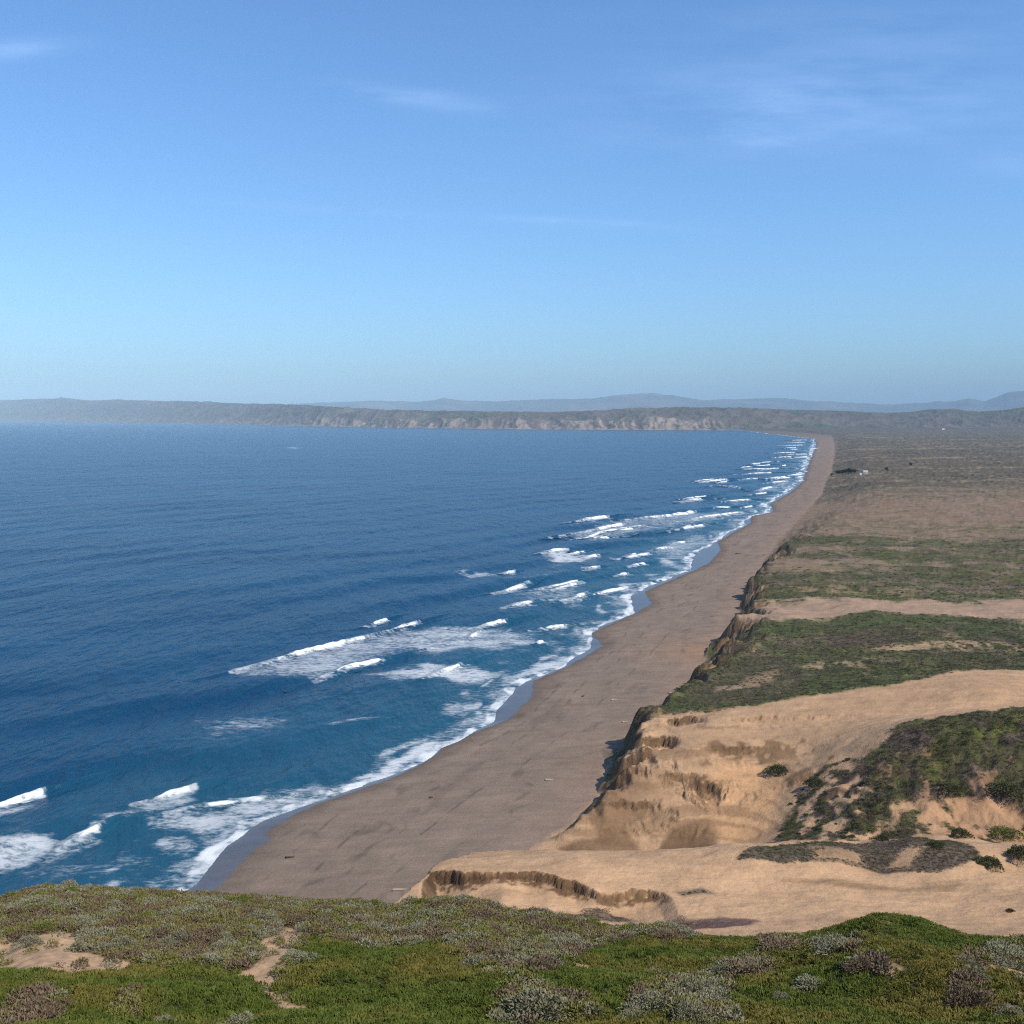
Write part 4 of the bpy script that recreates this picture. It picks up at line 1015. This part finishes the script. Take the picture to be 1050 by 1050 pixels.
SH = [  # px, py of foot, half width px, height px, kind, label
    (857, 976, 24, 15, 'silver', 'pale grey dome shrub below the green hummock at right'),
    (800, 974, 30, 12, 'brown', 'flat brown-grey shrub left of the pale dome shrub'),
    (768, 1002, 34, 18, 'brown', 'broad brownish shrub with pale fringe, in green mat right of centre'),
    (833, 1014, 22, 12, 'silver', 'whitish shrub on the green mat, right of the broad brownish shrub'),
    (800, 1026, 14, 8, 'silver', 'small whitish shrub on the green mat, lowest left of the whitish one'),
    (722, 1020, 26, 14, 'silver', 'pale shrub in green mat, above the shrub at the lower photo edge'),
    (708, 1048, 24, 22, 'silver', 'silvery shrub cut by the lower photo edge, right of centre'),
    (889, 995, 22, 15, 'brown', 'purplish brown round shrub beside a strip of bare soil'),
    (1030, 984, 30, 14, 'silver', 'pale shrub at the right photo edge, on top of a bare bank'),
    (990, 990, 16, 10, 'silver', 'small pale shrub on the rim of the bare bank at right'),
    (1004, 1004, 11, 7, 'silver', 'small whitish tuft in the middle of the bare bank'),
    (992, 1032, 26, 26, 'brown', 'dark purplish shrub under the bare bank at lower right'),
    (1036, 1042, 18, 10, 'silver', 'pale tuft in the lower right corner'),
    (552, 1046, 46, 30, 'silver', 'largest grey shrub, bottom centre, mounded over the green mat'),
    (530, 995, 26, 16, 'silver', 'grey shrub at the upper edge of the central green mat'),
    (672, 1036, 28, 18, 'silver', 'silvery shrub in the green mat just left of the edge-cut one'),
    (650, 1044, 18, 8, 'silver', 'flat pale shrub low beside the silvery one in the mat'),
    (670, 1000, 12, 7, 'silver', 'small silvery shrub alone on the bright green mat'),
    (34, 1040, 28, 18, 'brown', 'brownish shrub in the lower left corner'),
    (131, 1027, 11, 8, 'silver', 'upper of two small grey shrubs in the left green mat'),
    (133, 1040, 11, 8, 'brown', 'lower of two small shrubs in the left green mat'),
    (168, 1052, 18, 9, 'silver', 'grey shrub cut by the bottom edge, left of centre'),
    (247, 1054, 26, 12, 'silver', 'wide grey shrub on the bottom edge below the sandy gap'),
    (30, 970, 18, 10, 'silver', 'grey shrub overhanging the left sand patch'),
    (105, 976, 16, 10, 'silver', 'grey shrub on the right rim of the left sand patch'),
    (117, 986, 10, 11, 'brown', 'small dark shrub standing in the left sand patch'),
    (172, 974, 14, 14, 'silver', 'grey-blue shrub right of the left sand patch'),
    (304, 985, 20, 9, 'silver', 'grey sprawling shrub beside the sandy gap'),
    (1035, 937, 8, 8, 'dark', None)]
for (px, py, hw, hh, kind, lb) in SH:
    if lb is None: continue
    x, y, z = hill_hit(px, py); k = y / F
    shrub('shrub', kind, lb, (x, y, z - .04), hw * k * 1.0, hw * k * .8, hh * k * .85)
# shrubs in the ridge scrub
lab = {'silver': 'silver-grey low shrub in the tangled scrub along the ridge', 'green': 'olive green low shrub in the tangled scrub along the ridge', 'brown': 'dry brown low shrub in the tangled scrub along the ridge'}
cnt = 0
while cnt < 210:
    px = RNG.uniform(-10, 720); py = RNG.uniform(905, 1000)
    x, y, z = hill_hit(px, py)
    if abs(H - z) < 1 or y > 80: continue
    s1, c1, _, _ = hill_zone(np.array([x]), np.array([y]), np.array([z]))
    if s1[0] > .25 or c1[0] < .6: continue
    kind = RNG.choice(['silver', 'green', 'brown'], p=[.45, .30, .25]); w = RNG.uniform(.35, .85)
    shrub('shrub', kind, lab[kind], (x, y, z - .05), w, w * RNG.uniform(.7, 1.1), w * RNG.uniform(.45, .75), kind + ' shrubs in the ridge scrub'); cnt += 1

# ------------------------------------------------------------------ dune scrub in the middle distance
gpx, gpy = proj(gx, gy, gz)
pr = gveg * (gy > 150) * (gy < 900) * (gpx > -40) * (gpx < 1100) * (gv > 2) * (gveg > .45)
pr = pr * np.interp(gy, [150, 205, 210, 300, 600, 900], [1.4, 1.4, .55, .36, .12, .0])
ix = np.where(RNG.uniform(0, 1, len(pr)) < pr * .55)[0]; n = len(ix)
bush_protos = small_protos(M_BUSH, 120, .22, (.55, .55, .34), 80, 4)
sc = RNG.uniform(.5, 1.25, n) * np.interp(gy[ix], [190, 205, 210, 400, 900], [.55, .55, .8, 1.2, 2.0])
jit = RNG.normal(0, .3, (n, 2))
tn = sstep(-.1, .35, fbm(gx[ix] / 14, gy[ix] / 20, 3, 680) + .1)
scatter('dune_scrub', np.stack([gx[ix] + jit[:, 0], gy[ix] + jit[:, 1], gz[ix] - .12], 1), rots(n, .15), np.stack([sc, sc, sc * .6], 1), tn, bush_protos)
print('dune scrub', n)

def ground_hit(px, py, y0=120, y1=3000):
    Ys = np.geomspace(y0, y1, 2400); Xs, Zs = at_depth(np.full(len(Ys), px), np.full(len(Ys), py), Ys)
    hz = ground_z(Xs, Ys); i = np.argmax(Zs < hz)
    return float(Xs[i]), float(Ys[i]), float(hz[i])
for (px, py, hw, hh, kind, lb) in [
    (797, 793, 18, 15, 'dark', 'dark rounded bush alone on the open sand flat'),
    (1014, 888, 20, 17, 'dark', 'dark dome bush on the rear rim of the sandy terrace'),
    (1046, 880, 18, 22, 'dark', 'dark bush at the right photo edge under the eroded mound'),
    (1036, 935, 6, 7, 'dark', 'tiny dark bush on the right side of the sandy terrace'),
    (870, 779, 5, 4, 'dark', 'tiny bush on the sand just left of the mound crest'),
    (835, 806, 14, 16, 'dark', 'dark bush at the top of the mound’s spotted sandy flank'),
    (975, 812, 20, 14, 'dark', 'dark bush above the eroded orange bank of the mound'),
    (1030, 812, 26, 16, 'dark', 'wide dark bush right above the orange bank, near the photo edge'),
    (985, 858, 14, 16, 'dark', 'dark bush in the gullies of the orange bank'),
    (1030, 858, 22, 18, 'green', 'greener bush low on the eroded bank at right'),
    (960, 868, 14, 10, 'dark', 'dark low bush at the foot of the orange bank'),
    (905, 862, 10, 12, 'dark', 'dark bush in the crease left of the orange bank'),
    (700, 950, 26, 9, 'brown', 'reddish purple low bush patch where sand meets the green hillside'),
    (612, 936, 18, 6, 'brown', 'grey low bush on a small sand swell below the terrace scarp')]:
    x, y, z = ground_hit(px, py); k = y / F
    shrub('bush', kind, lb, (x, y, z - .15), hw * k * .8, hw * k * .7, hh * k * .52)
# clumps dotting the spotted flank of the mound
cnt = 0
while cnt < 70:
    px, py = RNG.uniform(790, 905), RNG.uniform(790, 868)
    if poly_sd(np.array([px]), np.array([py]), np.array([(788, 868), (815, 815), (850, 785), (905, 800), (900, 868)], float))[0] < 0: continue
    x, y, z = ground_hit(px, py, 190, 300); w = RNG.uniform(.4, 1.0); cnt += 1
    shrub('bush', RNG.choice(['dark', 'green'], p=[.75, .25]), 'small dark clump dotting the spotted sandy flank of the mound', (x, y, z - .1), w, w, w * .5, 'clumps on the sandy flank')

# ------------------------------------------------------------------ driftwood
M_LOGD = mat_plain('dark_driftwood', (.045, .035, .03), .85, 3); M_LOGP = mat_plain('bleached_driftwood', (.30, .25, .20), .85, 3)
def log_mesh(L, r, seed):
    rg = np.random.default_rng(seed); n = 14; V = []; Fc = []
    for i in range(n):
        u = i / (n - 1); c = np.array([(u - .5) * L, .06 * L * math.sin(u * 3 + seed) + rg.normal(0, .01) * L, r * .7 + .04 * L * max(0, u - .7)])
        rr = r * (1.15 - .75 * u) * rg.uniform(.85, 1.15)
        if i in (0, n - 1): rr *= .25
        for j in range(8):
            an = j * math.pi / 4; V.append(c + np.array([0, math.cos(an) * rr, math.sin(an) * rr]))
    for i in range(n - 1):
        for j in range(8): Fc.append((i * 8 + j, i * 8 + (j + 1) % 8, i * 8 + 8 + (j + 1) % 8, i * 8 + 8 + j))
    # a broken branch stub
    b = len(V); p0 = np.array([.1 * L, 0, r]); d = np.array([.3, .5, .7]); d /= np.linalg.norm(d); s = np.cross(d, [0, 0, 1.]); w = np.cross(d, s)
    for f, rr in ((0, .4), (.6, .28), (1, .08)):
        for j in range(6): V.append(p0 + d * L * .16 * f + (s * math.cos(j * 1.047) + w * math.sin(j * 1.047)) * r * rr)
    for q in range(2):
        for j in range(6): Fc.append((b + q * 6 + j, b + q * 6 + (j + 1) % 6, b + q * 6 + 6 + (j + 1) % 6, b + q * 6 + 6 + j))
    return np.array(V), np.array(Fc)
for i, (px, py, Lp, rz, m, lb) in enumerate([
    (297, 879, 13, .15, M_LOGD, 'dark waterlogged log lying nearest the wet sand'),
    (442, 818, 6, .3, M_LOGD, 'small dark log alone on the middle of the near beach'),
    (410, 913, 22, -.05, M_LOGP, 'long pale driftwood log just left of the sand cliff tip'),
    (630, 718, 10, .1, M_LOGP, 'pale driftwood log uppermost of the row before the shaded cliff'),
    (641, 741, 9, .05, M_LOGP, 'pale driftwood log nearest the green foot of the cliff'),
    (690, 711, 12, .1, M_LOGP, 'pale driftwood log close under the shaded cliff'),
    (563, 800, 12, .1, M_LOGP, 'faint pale log on bare beach left of the brown sand bank'),
    (598, 714, 5, .6, M_LOGD, 'dark scrap of driftwood farther up the middle beach'),
    (660, 737, 5, .2, M_LOGD, 'dark scrap of driftwood beside the pale logs'),
    (757, 568, 9, .1, M_LOGD, 'dark driftwood heap far up the beach')]):
    X_, Y_ = at(px, py, 3); z = float(ground_z(X_, Y_)[0]); X_, Y_ = at(px, py, z); z = float(ground_z(X_, Y_)[0])
    L = .75 * Lp * float(Y_) / F
    V, Fc = log_mesh(L, max(.28, L * .07), i + 3)
    o = mesh_obj('driftwood_log', V, Fc, m); o.location = (float(X_), float(Y_), z - .05); o.rotation_euler = (0, 0, rz)
    tag(o, lb, 'driftwood')

# ------------------------------------------------------------------ ranch and trees far along the plain
M_WALL = mat_plain('white_boards', (.78, .77, .73), .7, 2, .05); M_ROOF = mat_plain('grey_roof', (.32, .30, .28), .8, 2); M_WIN = mat_plain('window_glass', (.03, .04, .05), .2, 2)
def bm_box(x0, x1, y0, y1, z0, z1):
    V = np.array([(x, y, z) for z in (z0, z1) for (x, y) in ((x0, y0), (x1, y0), (x1, y1), (x0, y1))])
    return V, np.array([(0, 3, 2, 1), (4, 5, 6, 7), (0, 1, 5, 4), (1, 2, 6, 5), (2, 3, 7, 6), (3, 0, 4, 7)])
def house(px, py, L, W, Hh, rz, lb, y0, y1, name='farmhouse'):
    x, y, z = ground_hit(px, py, y0, y1)
    t = thing(name, lb, 'building', (x, y, z - .3), rz)
    V, Fc = bm_box(-L / 2, L / 2, -W / 2, W / 2, 0, Hh)
    g = np.array([(-L / 2, -W / 2, Hh), (-L / 2, W / 2, Hh), (-L / 2, 0, Hh + W * .35), (-L / 2, 0, Hh + W * .35), (L / 2, -W / 2, Hh), (L / 2, W / 2, Hh), (L / 2, 0, Hh + W * .35), (L / 2, 0, Hh + W * .35)])
    mesh_obj('wall', np.concatenate([V, g]), np.concatenate([Fc, np.array([(8, 9, 10, 11), (13, 12, 14, 15)])]), M_WALL, t, False)
    e = .5; q = []
    for zz in (0, .25):
        q += [(-L / 2 - e, -W / 2 - e, Hh - .25 + zz), (L / 2 + e, -W / 2 - e, Hh - .25 + zz), (L / 2 + e, 0, Hh + W * .35 + .05 + zz), (-L / 2 - e, 0, Hh + W * .35 + .05 + zz), (L / 2 + e, W / 2 + e, Hh - .25 + zz), (-L / 2 - e, W / 2 + e, Hh - .25 + zz)]
    fr = [(0, 3, 2, 1), (3, 5, 4, 2), (6, 7, 8, 9), (9, 8, 10, 11), (0, 1, 7, 6), (4, 5, 11, 10), (1, 2, 8, 7), (2, 4, 10, 8), (3, 0, 6, 9), (5, 3, 9, 11)]
    mesh_obj('roof', np.array(q), np.array(fr), M_ROOF, t, False)
    for k in range(3):
        cx = (k - 1) * L * .28; V, Fc = bm_box(cx - .6, cx + .6, -W / 2 - .06, -W / 2 + .02, 1.0, 2.3)
        mesh_obj('window', V, Fc, M_WIN, t, False)
    return t
house(887, 485.5, 7, 5, 2.6, .2, 'white ranch building right of the dark tree grove on the plain', 900, 4000)
house(882, 487, 3.5, 3, 2, .5, 'small white shed just in front of the white ranch building', 900, 4000, 'shed')
house(967, 440.5, 18, 8, 4.5, .1, 'tiny white barn far off at the foot of the hills', 3000, 9500, 'barn')

M_CROWN = mat_leaf('dark_conifer_leaf', (.018, .026, .014), (.04, .048, .025), None, .7); M_TRUNK = mat_plain('tree_bark', (.10, .075, .055))
def crown_mesh(seed):
    rg = np.random.default_rng(seed); Vs = []; Fs = []; k = 0
    for i in range(9):
        V, Fc = leaf_cloud(130, 1.1, (2.0 * rg.uniform(.6, 1.1), 2.0 * rg.uniform(.6, 1.1), 1.9), rg, .9)
        V = V + np.array([rg.normal(0, 1.5), rg.normal(0, 1.5), 1.6 + i * .62]); Vs.append(V); Fs.append(Fc + k); k += len(V)
    return np.concatenate(Vs), np.concatenate(Fs)
def trunk_mesh():
    V = []; Fc = []
    for i, (z, r) in enumerate(((-.4, .55), (.4, .42), (2, .34), (4, .24), (6.5, .08))):
        for j in range(8): V.append((math.cos(j * .785) * r + .12 * z * .2, math.sin(j * .785) * r, z))
    for i in range(4):
        for j in range(8): Fc.append((i * 8 + j, i * 8 + (j + 1) % 8, i * 8 + 8 + (j + 1) % 8, i * 8 + 8 + j))
    for a, z0 in ((.4, 2.0), (2.6, 2.7), (4.6, 3.3)):
        b = len(V); d = np.array([math.cos(a) * .8, math.sin(a) * .8, .6]); s = np.cross(d, [0, 0, 1.]); w = np.cross(d, s)
        for f, rr in ((0, .2), (1, .12), (2.4, .04)):
            for j in range(5): V.append(tuple(np.array([0, 0, z0]) + d * f + (s * math.cos(j * 1.2566) + w * math.sin(j * 1.2566)) * rr))
        for q in range(2):
            for j in range(5): Fc.append((b + q * 5 + j, b + q * 5 + (j + 1) % 5, b + q * 5 + 5 + (j + 1) % 5, b + q * 5 + 5 + j))
    return np.array(V), np.array(Fc)
CROWNS = [mesh_obj('crown', *crown_mesh(40 + k), M_CROWN, smooth=False, link=False).data for k in range(3)]
TRUNK = mesh_obj('trunk', *trunk_mesh(), M_TRUNK, link=False).data
def tree(x, y, z, s, lb, group):
    t = thing('tree', lb, 'tree', (x, y, z - .2), RNG.uniform(0, 6), group)
    for nm, d in (('crown', CROWNS[RNG.integers(3)]), ('trunk', TRUNK)):
        o = bpy.data.objects.new(nm, d); COL.objects.link(o); o.parent = t; o.scale = (s, s, s * .9)
for px, py, s in ((858, 486, .9), (861, 486.5, 1.1), (864, 486, 1.2), (867, 486, 1.35), (870, 485.5, 1.4), (873, 485.5, 1.2), (876, 485, 1.0), (853, 488, .7)):
    x, y, z = ground_hit(px, py, 900, 4000); tree(x, y, z, s * .78, 'dark wind-shaped tree in the grove on the cliff edge left of the ranch', 'trees of the grove by the ranch')
for px, py, lb in ((909, 483, 'lone dark tree on the plain just right of the white ranch building'), (934, 478, 'lone dark tree farther right and farther out on the plain')):
    x, y, z = ground_hit(px, py, 900, 4000); tree(x, y, z, .75, lb, None)

# ------------------------------------------------------------------ air
def haze():
    V, Fc = bm_box(-62000, 62000, -3000, 44000, -30, 1150)
    m, nt, nd, ln = new_mat('haze_air')
    v = N(nd, 'ShaderNodeVolumePrincipled'); v.inputs['Color'].default_value = (.56, .80, 1, 1)
    v.inputs['Density'].default_value = 3.3e-5; v.inputs['Anisotropy'].default_value = -.42
    o = N(nd, 'ShaderNodeOutputMaterial'); ln.new(v.outputs[0], o.inputs['Volume'])
    h = mesh_obj('haze', V, Fc, m, smooth=False); h['kind'] = 'stuff'
haze()

# ------------------------------------------------------------------ light and sky
SUN_AZ, SUN_EL = math.radians(124), math.radians(47)
d = Vector((math.sin(SUN_AZ) * math.cos(SUN_EL), math.cos(SUN_AZ) * math.cos(SUN_EL), math.sin(SUN_EL)))
L = bpy.data.lights.new('sun', 'SUN'); L.energy = 3.4; L.angle = math.radians(.53); L.color = (1.0, .885, .74)
so = bpy.data.objects.new('sun', L); COL.objects.link(so); so.rotation_euler = d.to_track_quat('Z', 'Y').to_euler()
w = bpy.data.worlds.new('World'); scene.world = w; w.use_nodes = True
nd, ln = w.node_tree.nodes, w.node_tree.links; nd.clear()
sky = nd.new('ShaderNodeTexSky'); sky.sky_type = 'NISHITA'; sky.sun_disc = False; sky.sun_elevation = SUN_EL; sky.sun_rotation = SUN_AZ
sky.altitude = 100; sky.air_density = 1.0; sky.dust_density = 1.3; sky.ozone_density = 3.2
bg = nd.new('ShaderNodeBackground'); bg.inputs[1].default_value = .112
# high thin cirrus as part of the sky
tc = nd.new('ShaderNodeTexCoord'); sep = nd.new('ShaderNodeSeparateXYZ'); ln.new(tc.outputs['Generated'], sep.inputs[0])
yy = math_n(nd, ln, 'MAXIMUM', sep.outputs[1], .05)
U = math_n(nd, ln, 'DIVIDE', sep.outputs[0], yy); Vv = math_n(nd, ln, 'DIVIDE', sep.outputs[2], yy)
cmb = nd.new('ShaderNodeCombineXYZ'); ln.new(U, cmb.inputs[0]); ln.new(Vv, cmb.inputs[1])
mpc = nd.new('ShaderNodeMapping'); ln.new(cmb.outputs[0], mpc.inputs[0]); mpc.inputs['Scale'].default_value = (2.6, 13, 1); mpc.inputs['Rotation'].default_value = (0, 0, -.10)
cn = noise(nd, ln, mpc.outputs[0], 2.2, 6, .62)
total = None
for (px, py, lx, lyy, sl, am) in ((830, 105, 200, 42, -.06, .30), (755, 138, 75, 9, .08, .30), (410, 98, 95, 9, .11, .28), (600, 228, 110, 4, .05, .24), (350, 215, 100, 4, .06, .16), (10, 52, 60, 10, -.08, .28), (1035, 165, 60, 30, 0, .12), (900, 30, 260, 30, 0, .10)):
    dd = np.array([(px - CX) / F, cp + (CY - py) / F * sp, -sp + (CY - py) / F * cp]); u0, v0 = dd[0] / dd[1], dd[2] / dd[1]
    a = math_n(nd, ln, 'SUBTRACT', U, float(u0)); b = math_n(nd, ln, 'ADD', math_n(nd, ln, 'SUBTRACT', Vv, float(v0)), math_n(nd, ln, 'MULTIPLY', a, float(sl)))
    a2 = math_n(nd, ln, 'POWER', math_n(nd, ln, 'ABSOLUTE', math_n(nd, ln, 'DIVIDE', a, lx / F)), 2.0); b2 = math_n(nd, ln, 'POWER', math_n(nd, ln, 'ABSOLUTE', math_n(nd, ln, 'DIVIDE', b, lyy / F)), 2.0)
    e = math_n(nd, ln, 'MULTIPLY', math_n(nd, ln, 'EXPONENT', math_n(nd, ln, 'MULTIPLY', math_n(nd, ln, 'ADD', a2, b2), -1.0)), am)
    total = e if total is None else math_n(nd, ln, 'ADD', total, e)
cf = math_n(nd, ln, 'MULTIPLY', total, maprange(nd, ln, cn, .36, .70, 0, .85))
tinted = mixcol(nd, ln, 1.0, sky.outputs[0], (.575, .80, 1.01), "MULTIPLY")
cc = mixcol(nd, ln, cf, tinted, (3.9, 5.4, 8.2))
ln.new(cc, bg.inputs[0])
wo = nd.new('ShaderNodeOutputWorld'); ln.new(bg.outputs[0], wo.inputs[0])

# ------------------------------------------------------------------ camera and output
cam = bpy.data.cameras.new('camera'); co = bpy.data.objects.new('camera', cam); COL.objects.link(co)
co.location = (0, 0, H); co.rotation_euler = (math.pi / 2 - PITCH, 0, 0)
cam.sensor_width = 36; cam.lens = 36 * F / 1050; cam.clip_start = .5; cam.clip_end = 200000
scene.camera = co
vs = scene.view_settings; vs.view_transform = 'Standard'; vs.look = 'None'; vs.exposure = .75; vs.gamma = 1; vs.use_curve_mapping = False
scene.cycles.max_bounces = 6; scene.cycles.diffuse_bounces = 2; scene.cycles.glossy_bounces = 2; scene.cycles.volume_bounces = 0
scene.cycles.use_denoising = False; scene.cycles.filter_width = 1.15
